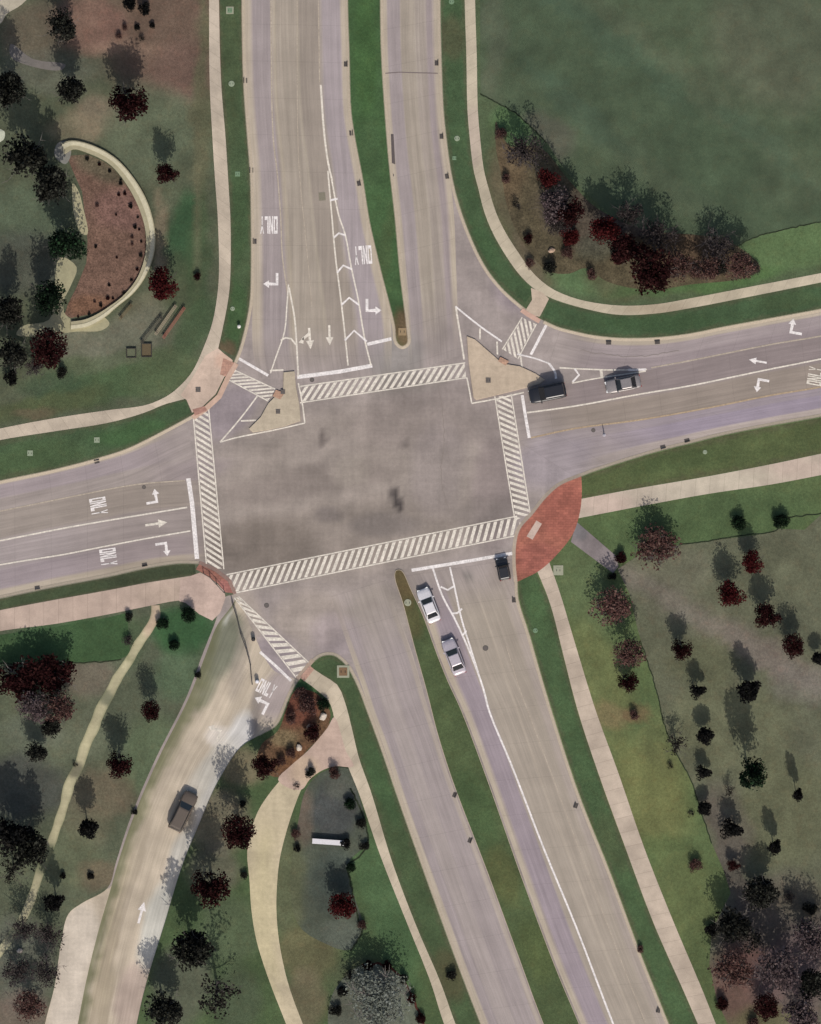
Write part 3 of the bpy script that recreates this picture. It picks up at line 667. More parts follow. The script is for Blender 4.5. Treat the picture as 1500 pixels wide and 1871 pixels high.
sheet('garden_bed', NW_BED, TOP+0.008, M_MULCH, blobs((110, 86, 73), [(190, 300, 60, 30, 20, (98, 90, 72), .9), (230, 380, 60, 40, 0, (114, 86, 78), .7), (170, 560, 50, 20, 0, (110, 80, 60), .6)], 8), 0.7)
SWI_BED = cr([(540, 1262), (575, 1265), (603, 1300), (598, 1330), (560, 1372), (512, 1420), (470, 1400), (478, 1360), (508, 1335), (525, 1290)], 4, True)
sheet('south_island_planting_bed', SWI_BED, TOP+0.008, M_MULCH, blobs((100, 76, 56), [(545, 1290, 40, 40, 0, (104, 62, 50), .8), (520, 1350, 30, 16, 0, (122, 108, 80), .8), (540, 1390, 40, 24, -40, (112, 78, 54), .7)], 8), 0.7)
GREY_BED = cr([(590, 1410), (640, 1402), (652, 1440), (668, 1500), (670, 1540), (636, 1578), (648, 1640), (662, 1690), (640, 1735), (590, 1722), (545, 1690), (530, 1620), (535, 1560), (545, 1500), (560, 1440)], 4, True)
sheet('grey_bed', GREY_BED, TOP+0.008, M_GRASS, blobs((72, 78, 64), [(610, 1480, 44, 64, 0, (68, 70, 70), .8), (548, 1490, 24, 60, 0, (98, 86, 72), .9), (536, 1620, 22, 90, 0, (86, 90, 62), .9), (610, 1610, 44, 60, 0, (62, 70, 62), .8), (620, 1710, 40, 30, 0, (86, 92, 80), .6), (620, 1440, 30, 20, 0, (84, 86, 72), .6)], 8), 0.7)  # sharp-edged area in a darker, greyer tone than the lawn around it
sheet('shrub_bank', cr([(655, 1765), (700, 1762), (735, 1790), (755, 1830), (775, 1880), (800, 1980), (640, 1980), (600, 1880), (606, 1820), (625, 1790)], 4, True), TOP+0.008, M_GRASS, blobs((88, 94, 78), [(690, 1810, 50, 40, 0, (104, 108, 96), .7), (640, 1840, 40, 40, 0, (76, 78, 66), .7)], 8), 0.7)
sheet('clipped_lawn', [(222, 1122), (232, 1120), (238, 1195), (215, 1206), (120, 1212), (0, 1212), (-300, 1262), (-300, 1222), (0, 1160), (100, 1146), (200, 1128)], TOP+0.008, M_GRASS, blobs((54, 80, 44), [(60, 1190, 90, 20, 0, (58, 86, 46), .6)], 8), 0.8)

M_EDGE = surface('dark_edge', 'mulch', lin((44, 52, 36)))  # tone of the thin dark lines drawn flat along lawn boundaries
def rough(pts, a=2.0):
    return [(x+a*noise.noise(Vector((x/9, y/9, 2))), y+a*noise.noise(Vector((x/9, y/9, 8)))) for x, y in resample(pts, max(8, int(len(pts)*3)))]
flat('lawn_edge', line_poly(rough(cr([(878, 172), (905, 186), (940, 206), (975, 237), (998, 260)], 5)), 2.6), TOP+0.012, M_EDGE)
flat('lawn_edge', line_poly(rough(cr([(1340, 455), (1370, 437), (1430, 420), (1500, 405)], 5)), 2.4), TOP+0.012, M_EDGE)
flat('lawn_edge', line_poly(rough(cr([(1170, 1170), (1180, 1200), (1200, 1265), (1216, 1330), (1243, 1390), (1262, 1425), (1280, 1480), (1300, 1540)], 5)), 2.2), TOP+0.012, M_EDGE)
flat('lawn_edge', line_poly(rough(cr([(1240, 996), (1310, 986), (1360, 977), (1420, 968), (1425, 952), (1500, 938)], 5)), 2.4), TOP+0.012, M_EDGE)
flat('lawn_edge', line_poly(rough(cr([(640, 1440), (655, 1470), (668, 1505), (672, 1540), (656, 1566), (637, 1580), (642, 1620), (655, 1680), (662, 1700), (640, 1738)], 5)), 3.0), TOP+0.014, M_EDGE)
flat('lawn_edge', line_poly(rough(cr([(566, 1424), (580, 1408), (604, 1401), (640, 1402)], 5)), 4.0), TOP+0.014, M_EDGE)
flat('lawn_edge', line_poly(rough(cr([(660, 1764), (700, 1762), (735, 1788), (756, 1828), (778, 1880)], 5)), 4.0), TOP+0.014, surface('red_edge', 'mulch', lin((74, 42, 34))))
flat('lawn_edge', line_poly(rough(cr([(0, 1212), (60, 1213), (120, 1212), (215, 1206), (222, 1204)], 5)), 2.4), TOP+0.012, M_EDGE)

# walks
def walk_col(c, extra=()):
    fn = blobs(c, list(extra), 6.0)
    return lambda u, v, x, y: fn(x, y)
TAN = (184, 170, 151)
for key, c, ex in (('nw', TAN, [(390, 100, 20, 120, 0, (190, 176, 158), .5)]), ('ne', (182, 170, 148), [(862, 250, 20, 60, 0, (172, 156, 142), .7), (1200, 566, 60, 14, 0, (166, 152, 130), .8)]),
                   ('se_east', (184, 170, 152), [(1110, 920, 50, 24, 0, (186, 166, 151), .9), (1460, 856, 60, 24, 0, (184, 165, 150), .8), (1300, 888, 110, 24, -10, (184, 174, 154), .6)]),
                   ('se_south', (184, 168, 150), []), ('sw', (184, 163, 147), [(300, 1085, 60, 24, 0, (182, 162, 144), .7)]), ('swi', (186, 172, 150), []),
                   ('swi_path', (188, 174, 146), [(480, 1700, 30, 200, 0, (192, 180, 142), .6)])):
    a, b = WALKS[key]
    strip({'nw': 'north_west_sidewalk', 'ne': 'north_east_sidewalk', 'se_east': 'east_sidewalk', 'se_south': 'south_east_sidewalk', 'sw': 'west_sidewalk', 'swi': 'south_sidewalk', 'swi_path': 'curved_path'}[key],
          a, b, TOP+0.017, M_FLAT if key == 'swi_path' else M_WALK, walk_col(c, ex), 2, 1.0)
PINK = (186, 160, 144)
sheet('north_west_corner_plaza', [(398, 636), (408, 645), (425, 658), (424, 668), (409, 690), (394, 720), (371, 742), (351, 754), (341, 731), (330, 722), (352, 690), (375, 650)], TOP+0.021, M_FLAT, blobs((192, 170, 152), [(410, 660, 16, 16, 0, (190, 158, 138), .7)], 4), 0.6)
sheet('south_corner_plaza', cr([(611, 1310), (632, 1372), (646, 1400), (612, 1400), (588, 1408), (566, 1424), (552, 1442), (528, 1440), (508, 1424), (530, 1400), (562, 1372), (598, 1330)], 4, True), TOP+0.021, M_FLAT, blobs((187, 163, 147), [(560, 1410, 30, 30, 0, (188, 166, 140), .7)], 6), 0.6)
sheet('south_west_corner_plaza', [(330, 1060), (352, 1051), (366, 1046), (385, 1056), (410, 1080), (412, 1092), (402, 1120), (388, 1134), (364, 1122), (340, 1102), (327, 1098)], TOP+0.021, M_FLAT, blobs((186, 163, 149), [], 4), 0.6)
sheet('curb_ramp', [(970, 526), (990, 534), (1003, 546), (996, 560), (986, 579), (976, 577), (960, 567), (972, 548)], TOP+0.021, M_FLAT, const((186, 168, 148)))
RED = (160, 102, 86)
M_BRICK = surface('red_pavers', 'pavers')
red_fn = blobs(RED, [(1030, 930, 40, 50, 30, (156, 95, 82), .6), (985, 1020, 40, 30, 0, (160, 98, 88), .5)], 6)
sheet('red_paved_corner', SE_RAMP+cr([(945, 1063), (985, 1043), (1017, 1014), (1047, 975), (1060, 933), (1063, 900), (1062, 870)], 4)[1:-1], TOP+0.025, M_BRICK, red_fn, 0.5)
sheet('red_ramp_strip', [(364, 1031), (392, 1044), (416, 1062), (426, 1084), (412, 1082), (398, 1066), (374, 1049), (358, 1040)], TOP+0.025, M_BRICK, blobs((150, 104, 90), [(410, 1072, 16, 14, 0, (158, 106, 100), .7)], 3), 0.4)
sheet('ramp_landing', [(962, 980), (980, 951), (990, 957), (973, 986)], TOP+0.029, M_FLAT, const((188, 166, 152)))
sheet('tactile_strip', [(408, 654), (428, 663), (412, 688), (402, 684)], TOP+0.029, M_BRICK, const((178, 140, 122)))
sheet('tactile_strip', [(352, 748), (374, 742), (378, 750), (356, 760)], TOP+0.029, M_BRICK, const((168, 128, 114)))
sheet('tactile_strip', [(548, 1237), (566, 1216), (574, 1223), (556, 1245)], TOP+0.029, M_BRICK, const((186, 150, 132)))
sheet('grey_path', [(1053, 953), (1075, 972), (1127, 1017), (1130, 1035), (1120, 1047), (1090, 1025), (1043, 990)], TOP+0.02, M_FLAT, blobs((134, 124, 122), [(1060, 970, 16, 16, 0, (116, 112, 112), .8)], 4), 0.5)
# narrow garden path; tree shade across it is painted in as darker blobs
gp = cr([(284, 1106), (284, 1126), (270, 1152), (252, 1178), (238, 1204), (214, 1240), (200, 1268), (184, 1296), (172, 1328), (156, 1362), (144, 1400), (128, 1430), (118, 1468), (106, 1505), (92, 1545), (74, 1590), (60, 1635), (44, 1674), (20, 1712), (-40, 1790)], 5)
pl, pr = [], []
for i, (a, b) in enumerate(zip(*ribbon_px(gp, 1.0))):
    wd = 8.0+1.8*noise.noise(Vector((i*.31, 2.2, 0)))+(1.5 if 24 < i < 60 else 0)
    c = gp[i]; dx, dy = a[0]-b[0], a[1]-b[1]
    pl.append((c[0]+dx*wd, c[1]+dy*wd)); pr.append((c[0]-dx*wd, c[1]-dy*wd))
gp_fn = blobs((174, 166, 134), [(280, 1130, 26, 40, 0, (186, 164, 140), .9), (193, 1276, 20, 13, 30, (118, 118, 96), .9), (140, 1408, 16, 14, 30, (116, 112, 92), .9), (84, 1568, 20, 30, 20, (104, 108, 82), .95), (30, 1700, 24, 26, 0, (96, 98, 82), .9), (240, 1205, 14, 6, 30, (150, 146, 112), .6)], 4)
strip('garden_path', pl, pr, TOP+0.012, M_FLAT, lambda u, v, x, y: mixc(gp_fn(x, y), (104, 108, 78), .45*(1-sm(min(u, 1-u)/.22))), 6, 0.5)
sheet('garden_path', cr([(-40, 50), (-40, 10), (0, 0), (30, -40), (60, -60), (70, -30), (40, 8), (12, 26), (0, 44)], 4, True), TOP+0.012, M_FLAT, const((176, 166, 146)))
sheet('garden_path', cr([(20, 80), (60, 108), (120, 118), (112, 128), (60, 122), (20, 104)], 4, True), TOP+0.012, M_FLAT, const((116, 110, 104)))
sheet('garden_path', cr([(133, 335), (143, 348), (152, 380), (160, 428), (150, 428), (137, 400), (132, 360)], 4, True), TOP+0.016, M_FLAT, const((168, 160, 128)))
sheet('garden_path', cr([(110, 470), (140, 488), (128, 525), (116, 552), (120, 575), (150, 590), (190, 580), (200, 592), (185, 604), (140, 606), (90, 612), (30, 612), (40, 596), (90, 584), (98, 540)], 4, True), TOP+0.012, M_FLAT, const((158, 152, 122)))
sheet('garden_path', cr([(105, 262), (125, 258), (130, 280), (120, 300), (100, 285)], 4, True), TOP+0.012, M_FLAT, const((130, 128, 120)))
sheet('garden_path', cr([(-20, 236), (8, 240), (6, 256), (-20, 262)], 4, True), TOP+0.012, M_FLAT, const((190, 192, 170)))

# kerbs
kerb('kerb', NW_EDGE, -1); kerb('kerb', NW_EDGE2, -1)
kerb('kerb', [p for p in NE_EDGE if p[0] < 962 and p[1] < 566], 1); kerb('kerb', [p for p in NE_EDGE if p[0] > 990], 1)
kerb('kerb', SE_EDGE, 1); kerb('kerb', SE_EDGE2, 1); pass
kerb('kerb', SW_EDGE, -1); kerb('kerb', SWI_NOSE[2:], -1); kerb('kerb', [p for p in SWI_LEFT if p[1] < 1345], -1)
kerb('kerb', NM, 1); kerb('kerb', SM, 1)

def ramp(name, pts, side, w, mat, col):
    """sloped apron from a lot edge down to the road"""
    n = len(pts); L, R = [], []
    for i in range(n):
        a = pts[max(i-1, 0)]; b = pts[min(i+1, n-1)]
        dx, dy = b[0]-a[0], b[1]-a[1]; d = math.hypot(dx, dy) or 1
        L.append(W((pts[i][0]+dy/d*side*0.6, pts[i][1]-dx/d*side*0.6), TOP+0.031)); R.append(W((pts[i][0]-dy/d*side*w, pts[i][1]+dx/d*side*w), 0.005))
    me = mesh_from(name, L+R, [(i, i+1, n+i+1, n+i) for i in range(n-1)])
    if me.polygons[0].normal.z < 0: me.flip_normals()
    set_cols(me, const(col))
    return tag(link(name, me, mat), kind='structure')
ramp('curb_ramp', SE_RAMP, 1, 6, M_FLAT, (176, 160, 142)); ramp('curb_ramp', NW_RAMP, -1, 9, M_FLAT, (182, 154, 136)); ramp('curb_ramp', SW_RAMP, -1, 6, M_FLAT, (150, 124, 112))
ramp('curb_ramp', [(955, 563), (966, 571), (988, 584)], 1, 8, M_FLAT, (184, 152, 136)); ramp('curb_ramp', [(545, 1243), (562, 1222), (574, 1208)], -1, 7, M_FLAT, (182, 160, 140))
# traffic islands: raised concrete with a kerb edge
def island(name, poly, col):
    mb = MB(); mb.prism([tuple(W(p)[:2]) for p in poly], -0.02, 0.15)
    me = mesh_from(name, mb.v, mb.f)
    set_cols(me, const(col))
    o = link(name, me, M_FLAT)
    bv = o.modifiers.new('edge', 'BEVEL'); bv.width = 0.04; bv.segments = 2
    return tag(o, kind='structure')
island('traffic_island', [(518, 680), (538, 678), (541, 708), (547, 740), (549, 769), (520, 779), (488, 786), (462, 790), (455, 783), (476, 762), (490, 737), (505, 722), (517, 722)], (182, 168, 146))
island('traffic_island', [(853, 614), (868, 620), (900, 648), (918, 664), (950, 669), (978, 682), (996, 694), (985, 702), (940, 714), (870, 731), (865, 726), (860, 690), (856, 660)], (186, 168, 146))
sheet('tactile_strip', [(504, 712), (520, 718), (512, 730), (498, 724)], 0.154, M_BRICK, const((176, 142, 120)))
sheet('tactile_strip', [(914, 652), (930, 660), (924, 668), (910, 660)], 0.154, M_BRICK, const((176, 142, 120)))

# ------------------------------------------------------------------ painted markings
Z1 = 0.009
def crosswalk(A, B, C, D, period, slant, duty=0.52, edge=2.2, mat=M_CREAM):
    """A->B one long edge, D->C the other; slanted bars between two edge lines"""
    A, B, C, D = [Vector(p) for p in (A, B, C, D)]
    L = ((B-A).length+(C-D).length)/2; n = int(round(L/period)); polys = []
    polys += line_poly([tuple(A), tuple(B)], edge)+line_poly([tuple(D), tuple(C)], edge)
    rnd = random.Random(int(A.x))
    for i in range(-4, n+4):
        t0 = (i+0.2)/n; t1 = t0+duty/n
        s = slant/n
        a0, a1, b0, b1 = t0, t1, t0+s, t1+s
        e = 0.06
        # bar in (t along, s across) space, clipped to the ends
        P = [(a0+(b0-a0)*e, e), (a1+(b1-a1)*e, e), (b1-(b1-a1)*e, 1-e), (b0-(b0-a0)*e, 1-e)]
        for lim, sg in ((0.004, 1), (0.996, -1)):
            out = []
            for k in range(len(P)):
                p, q2 = P[k], P[(k+1) % len(P)]
                ip, iq = (p[0]-lim)*sg >= 0, (q2[0]-lim)*sg >= 0
                if ip: out.append(p)
                if ip != iq:
                    f = (lim-p[0])/(q2[0]-p[0]); out.append((lim, p[1]+(q2[1]-p[1])*f))
            P = out
            if len(P) < 3: break
        if len(P) < 3: continue
        polys.append([tuple(A.lerp(B, t).lerp(D.lerp(C, t), u)) for t, u in P])
    return flat('crosswalk', polys, Z1, mat)
crosswalk((548, 736), (853, 690), (850, 663), (548, 706), 13.2, 1.6)
crosswalk((418, 694), (490, 733), (505, 712), (428, 676), 12.0, 3.0)
crosswalk((352, 748), (378, 1040), (409, 1040), (381, 745), 11.5, 1.9, 0.5)
crosswalk((426, 1084), (966, 974), (945, 943), (414, 1050), 12.6, 2.4, 0.5)
crosswalk((904, 724), (941, 952), (969, 940), (934, 720), 11.0, 1.9, 0.5)
crosswalk((954, 580), (918, 638), (946, 656), (980, 592), 11, 3.0)
crosswalk((428, 1092), (545, 1243), (572, 1218), (436, 1090), 14.5, 1.4, 0.58)

def bar(pts, w, mat=M_WHITE, name='stop_line'): return flat(name, line_poly(pts, w), Z1, mat)
bar([(543, 689), (620, 679), (680, 668)], 7); bar([(671, 629), (715, 619)], 6); bar([(436, 655), (490, 686)], 5)
bar([(344, 874), (351, 920), (360, 1021)], 8); bar([(954, 722), (960, 760), (967, 800)], 5.5); bar([(752, 1042), (850, 1026), (936, 1011)], 6)
bar([(999, 592), (970, 648)], 5); bar([(475, 1191), (505, 1218), (532, 1244)], 5)

def lane(pts, w=2.6, mat=M_CREAM): return flat('lane_line', line_poly(cr(pts, 4) if len(pts) > 2 else pts, w), Z1, mat)
lane([(495, -900), (495, 0), (499, 250), (507, 320), (513, 400), (516, 470), (527, 543)], 2.4, M_FAINT)
lane([(527, 520), (524, 560), (520, 605), (505, 650), (494, 682)], 2.4); lane([(528, 525), (538, 580), (542, 630), (545, 688)], 3)
lane([(543, -900), (543, 0), (543, 150), (546, 300), (560, 450), (570, 560)], 1.2, M_FAINT)
lane([(582, -900), (582, 0), (584, 150)], 1.8, M_FAINT); lane([(586, 155), (592, 240), (600, 300), (607, 330)], 3.4)
lane([(599, 312), (605, 380), (613, 470), (622, 540), (629, 600), (636, 668)], 2.8); lane([(606, 328), (618, 390), (631, 430), (642, 490), (654, 545), (662, 595), (668, 628), (678, 668)], 2.8)
for q in ([(603, 366), (617, 363)], [(610, 434), (619, 426), (631, 430)], [(616, 498), (627, 485), (643, 492)], [(624, 557), (638, 544), (656, 557)], [(630, 622), (647, 604), (670, 624)]):
    bar(q, 3.6, M_WHITE, 'gore_chevron')
bar([(513, 622), (522, 617), (532, 619), (541, 630)], 3.2, M_CREAM, 'gore_chevron'); bar([(493, 677), (518, 676)], 3, M_CREAM, 'gore_chevron')
# north-west island outline
lane([(545, 700), (552, 735), (557, 773)], 2.6); lane([(402, 808), (430, 800), (500, 786), (557, 773)], 2.4); lane([(402, 808), (438, 766), (470, 724)], 2.6)
bar([(440, 769), (468, 768)], 3, M_CREAM, 'gore_chevron')
# north-east island outline
lane([(832, 560), (877, 596), (917, 624)], 3.2, M_WHITE); lane([(833, 562), (841, 612), (848, 657)], 3.2)
bar([(877, 600), (877, 620)], 3, M_CREAM, 'gore_chevron'); bar([(908, 624), (909, 648)], 3, M_CREAM, 'gore_chevron'); bar([(951, 650), (954, 672)], 3, M_CREAM, 'gore_chevron')
lane([(853, 690), (858, 715), (862, 737)], 2.6); lane([(862, 737), (905, 729), (957, 717)], 2.6)
lane([(945, 647), (978, 655), (1003, 664)], 2.8, M_WHITE); lane([(1003, 664), (1014, 680), (1016, 692)], 4, M_WHITE)
lane([(1022, 672), (1060, 674), (1120, 676), (1182, 675)], 2.6); lane([(1045, 700), (1092, 691), (1140, 684), (1180, 678)], 2.4)
bar([(1050, 674), (1058, 685), (1046, 698)], 3.6, M_WHITE, 'gore_chevron'); bar([(1098, 676), (1100, 690)], 5, M_CREAM, 'gore_chevron'); bar([(1148, 676), (1180, 675)], 4, M_WHITE, 'gore_chevron')
# east road lines
lane([(1190, 672), (1260, 659), (1320, 647), (1410, 629), (1500, 614), (1800, 554), (2400, 434)], 2.4, M_FAINT)
lane([(963, 754), (1050, 742), (1170, 720), (1260, 705), (1380, 680), (1500, 656), (1800, 596), (2400, 476)], 2.8)
lane([(970, 800), (1050, 783), (1170, 767), (1290, 746), (1410, 722), (1500, 707), (1800, 647), (2400, 527)], 2.8, surface('yellow_line', 'paint', lin((182, 160, 132))))
# west road lines
lane([(-900, 1110), (0, 934), (133, 907), (250, 885), (338, 878)], 2.2, M_FAINT); lane([(-900, 1165), (0, 988), (133, 962), (233, 945), (342, 927)], 2.8, M_CREAM); lane([(-900, 1210), (0, 1032), (117, 1013), (183, 1000), (267, 984), (348, 970)], 2.6)
# south road
lane([(790, 1036), (808, 1088), (833, 1135), (862, 1200), (883, 1258), (894, 1300), (935, 1399), (993, 1549), (1052, 1692), (1120, 1870), (1240, 2170), (1490, 2800)], 3.4, M_WHITE)
lane([(822, 1036), (832, 1080), (843, 1130), (860, 1185), (874, 1230)], 3.2, M_WHITE)
for q in ([(805, 1072), (818, 1078), (831, 1070)], [(826, 1121), (836, 1120), (844, 1112)], [(846, 1160), (852, 1152)]): bar(q, 3.4, M_WHITE, 'gore_chevron')
lane([(925, 1180), (950, 1260), (1010, 1420), (1080, 1610), (1180, 1870), (1310, 2170)], 1.2, M_FAINT)
# pavement crack across the northbound road
flat('sealed_crack', line_poly([(704, 134), (730, 132), (760, 133), (800, 134)], 1.6), Z1, surface('tar', 'plain', lin((118, 106, 102))))

for q in ([(800, 700), (812, 790), (806, 870), (822, 940)], [(1060, 640), (1160, 652), (1240, 640)]):
    flat('sealed_crack', line_poly(rough(cr(q, 5), 3.0), 0.9), Z1, surface('tar_line', 'plain', lin((134, 124, 116))))
# turn arrows
def arrow(origin, ang, shape, s=1.0, mat=M_WHITE):
    """shape in local px: +y travel direction, drawn on the road"""
    o = Vector(origin); a = math.radians(ang); polys = []
    for p in shape:
        polys.append([(o.x+(x*math.cos(a)+y*math.sin(a))*s, o.y+(x*math.sin(a)-y*math.cos(a))*s) for x, y in p])
    return flat('turn_arrow', polys, Z1, mat)
ST = [[(-2, -18), (2, -18), (2, 4), (-2, 4)], [(-7, 4), (7, 4), (0, 19)]]
LT = [[(4, -14), (9, -14), (9, 10), (4, 10)], [(-9, 4), (4, 5), (4, 10), (-9, 10)], [(-9, 0), (-9, 15), (-20, 7)]]
RT = [[(-x, y) for x, y in p][::-1] for p in LT]
SL = ST+[[(-2, -10), (-2, -4), (-12, 3), (-14, -1)], [(-10, -3), (-12, 9), (-20, 6)]]
arrow((500, 512), 180, RT, .95); arrow((677, 560), 180, LT, 1.0); arrow((602, 612), 178, ST, 1.0, M_CREAM); arrow((566, 618), 176, [[(-x, y) for x, y in p][::-1] for p in SL], 1.05, M_CREAM)
arrow((279, 912), 80, LT, .9); arrow((285, 957), 82, ST, 1.1, M_CREAM); arrow((297, 999), 82, RT, .9)
arrow((1453, 602), -80, RT, .95); arrow((1385, 660), -80, ST, .9); arrow((1392, 700), -80, LT, .9)
arrow((258, 1668), 15, ST, 1.1, M_WHITE); arrow((395, 1340), 20, LT, .9, M_CREAM)

# lane words
GLY = {'O': [[(0, 0), (1, 0), (1, .18), (0, .18)], [(0, .82), (1, .82), (1, 1), (0, 1)], [(0, .18), (.3, .18), (.3, .82), (0, .82)], [(.7, .18), (1, .18), (1, .82), (.7, .82)]],
       'N': [[(0, 0), (.28, 0), (.28, 1), (0, 1)], [(.72, 0), (1, 0), (1, 1), (.72, 1)], [(.28, 1), (.28, .62), (.72, 0), (.72, .38)]],
       'L': [[(0, 0), (.32, 0), (.32, 1), (0, 1)], [(.32, 0), (1, 0), (1, .22), (.32, .22)]],
       'Y': [[(.38, 0), (.62, 0), (.62, .5), (.38, .5)], [(0, 1), (.24, 1), (.62, .5), (.38, .5)], [(.76, 1), (1, 1), (.62, .5), (.38, .5)]]}
def word(center, ang, w, h, mat=M_WHITE):
    o = Vector(center); a = math.radians(ang); polys = []; n = 4; cw = w/(n+0.45)
    for i, ch in enumerate('ONLY'):
        for p in GLY[ch]:
            q = []
            for x, y in p:
                X = -w/2+i*(w/ n)+x*cw*0.95+0.3; Y = -h/2+y*h
                q.append((o.x+X*math.cos(a)+Y*math.sin(a), o.y+X*math.sin(a)-Y*math.cos(a)))
            polys.append(q)
    return flat('lane_word', polys, Z1, mat)
word((491, 411), 180, 33, 32); word((663, 466), 176, 33, 34); word((180, 925), 80, 32, 30); word((198, 1018), 82, 32, 30); word((1490, 687), -80, 34, 28, M_CREAM)

word((487, 1258), 27, 34, 26); arrow((480, 1290), 27, LT, 1.0)

# ------------------------------------------------------------------ street details
STEEL = paint_mat('cast_iron', (0.045, 0.04, 0.036), 0.6, 0.4)
PADC = paint_mat('pad_pale', lin((150, 150, 128)), 0.9)
def cover(x, y, z, size, label, mat=STEEL, round_=False, pad=None, group=None, rz=0.0):
    t = empty('utility_cover', W((x, y), z), rz)
    tag(t, label, 'utility cover', group)
    s = size/S
    if pad:
        mb = MB(); mb.box((0, 0, 0.015), (s*1.5, s*1.5, 0.05)); mb.build('frame', pad, t)
    mb = MB()
    if round_: mb.tube([(0, 0, -0.01), (0, 0, 0.045), (0, 0, 0.06)], [s/2, s/2, s/2*0.9], 20)
    else:
        mb.box((0, 0, 0.03), (s, s, 0.05))
    mb.build('lid', mat, t)
    for dx in (-0.25, 0.25):
        mb = MB(); mb.box((dx*s, 0, 0.061), (s*0.08, s*0.3, 0.012)); mb.build('lifting_slot', paint_mat('slot_black', (0.01, 0.01, 0.01), 0.9), t)
DKS = paint_mat('weathered_lid', (0.10, 0.085, 0.075), 0.8)
cover(362, 712, TOP+.02, 9, 'dark square cover in the pale north-west corner plaza', DKS)
cover(517, 716, .15, 8, 'dark square cover beside the tactile strip at the top of the small traffic island', DKS)
cover(508, 752, .15, 8, 'dark square cover in the middle of the small traffic island', DKS)
cover(892, 695, .15, 9, 'dark square cover in the arrow-shaped traffic island by the black car', DKS)
PALE = paint_mat('pale_lid', lin((138, 148, 124)), 0.9); GRN = paint_mat('green_lid', lin((108, 132, 102)), 0.9)
for x, y, s, l, m, rd, pd in (
    (420, 19, 9, 'pale framed square valve cover at the top of the west verge', GRN, False, PADC), (423, 153, 11, 'round pale green valve cover in the west verge', PALE, True, None),
    (434, 318, 9, 'faint green square cover in the verge beside the kerb inlet', GRN, False, None), (425, 564, 8, 'bright green round lid in the darker green verge near the corner', PALE, True, None),
    (55, 828, 10, 'faint grey lid in the grass strip above the west road', PALE, False, None), (177, 804, 10, 'pale lid in the grass strip nearest the pale corner plaza', PALE, False, None),
    (825, 3, 10, 'pale green lid at the top of the verge beside the northbound road', GRN, True, None), (835, 253, 10, 'round green lid in the bend of the north-east verge', PALE, True, None), (830, 289, 7, 'small grey lid just below the round green lid', GRN, False, None),
    (1288, 826, 8, 'tiny green lid in the verge south of the east road', PALE, True, None), (1020, 1042, 12, 'ring-shaped tan cover beside the sidewalk below the red plaza', PADC, True, PADC), (978, 1152, 9, 'dull green lid in the verge south of the red plaza', GRN, True, None),
    (745, 1101, 13, 'round tan cover on the brown tip of the south median', PADC, True, None), (627, 1227, 15, 'tan framed brown cover in the grass nose by the slip crosswalk', paint_mat('rust_lid', lin((118, 92, 66)), .9), False, PADC),
    (735, 606, 14, 'tan square cover on the brown tip of the north median', paint_mat('tan_lid', lin((146, 124, 92)), .9), False, None)):
    cover(x, y, TOP, s, l, m, rd, pd)

def drain(x, y, ang, label):
    t = empty('storm_drain', W((x, y), 0.0), math.radians(ang)); tag(t, label, 'storm drain', 'kerb inlets along the roads')
    mb = MB(); mb.box((0, 0, 0.012), (0.62, 0.36, 0.02)); mb.box((0, 0.22, 0.09), (0.66, 0.10, 0.14)); mb.build('inlet_box', STEEL, t)
    mb = MB()
    for k in range(5): mb.box((-0.24+k*0.12, 0, 0.03), (0.05, 0.3, 0.02))
    mb.build('grate', DKS, t)
for d in ((449, 147, 90, 'kerb inlet on the right-turn lane beside the round pale valve cover'), (460, 311, 90, 'kerb inlet beside the faint green verge cover'), (466, 441, 90, 'kerb inlet beside the right-turn lane, just past its lane word'),
          (631, 117, -90, 'kerb inlet at the median near the top of the southbound road'), (641, 243, -85, 'kerb inlet at the median where the turn bay starts to taper'), (655, 335, -78, 'kerb inlet at the median beside the narrow start of the gore'),
          (797, 115, -90, 'kerb inlet above the crack across the northbound road'), (806, 249, -88, 'kerb inlet by the round green lid of the bend'), (816, 322, -80, 'kerb inlet where the northbound kerb begins to curve'),
          (1112, 627, 0, 'west one of the two kerb inlets in the slip road bend'), (1201, 626, 5, 'east one of the two kerb inlets in the slip road bend'),
          (177, 844, 12, 'kerb inlet below the pale lid of the west road verge'), (264, 1031, 190, 'kerb inlet on the eastbound lane near the garden path'), (68, 1073, 190, 'kerb inlet on the eastbound lane near the photo edge'),
          (1211, 816, 195, 'west one of the paired inlets south of the east road'), (1255, 804, 195, 'east one of the paired inlets south of the east road'), (940, 1096, 90, 'kerb inlet just below the red plaza'), (1053, 1472, 70, 'kerb inlet halfway down the south road by the wide sidewalk'),
          (1204, 1846, 70, 'kerb inlet at the foot of the northbound south road'), (830, 1452, -112, 'upper of two inlets beside the south median'), (858, 1535, -112, 'lower of two inlets beside the south median')):
    drain(*d)

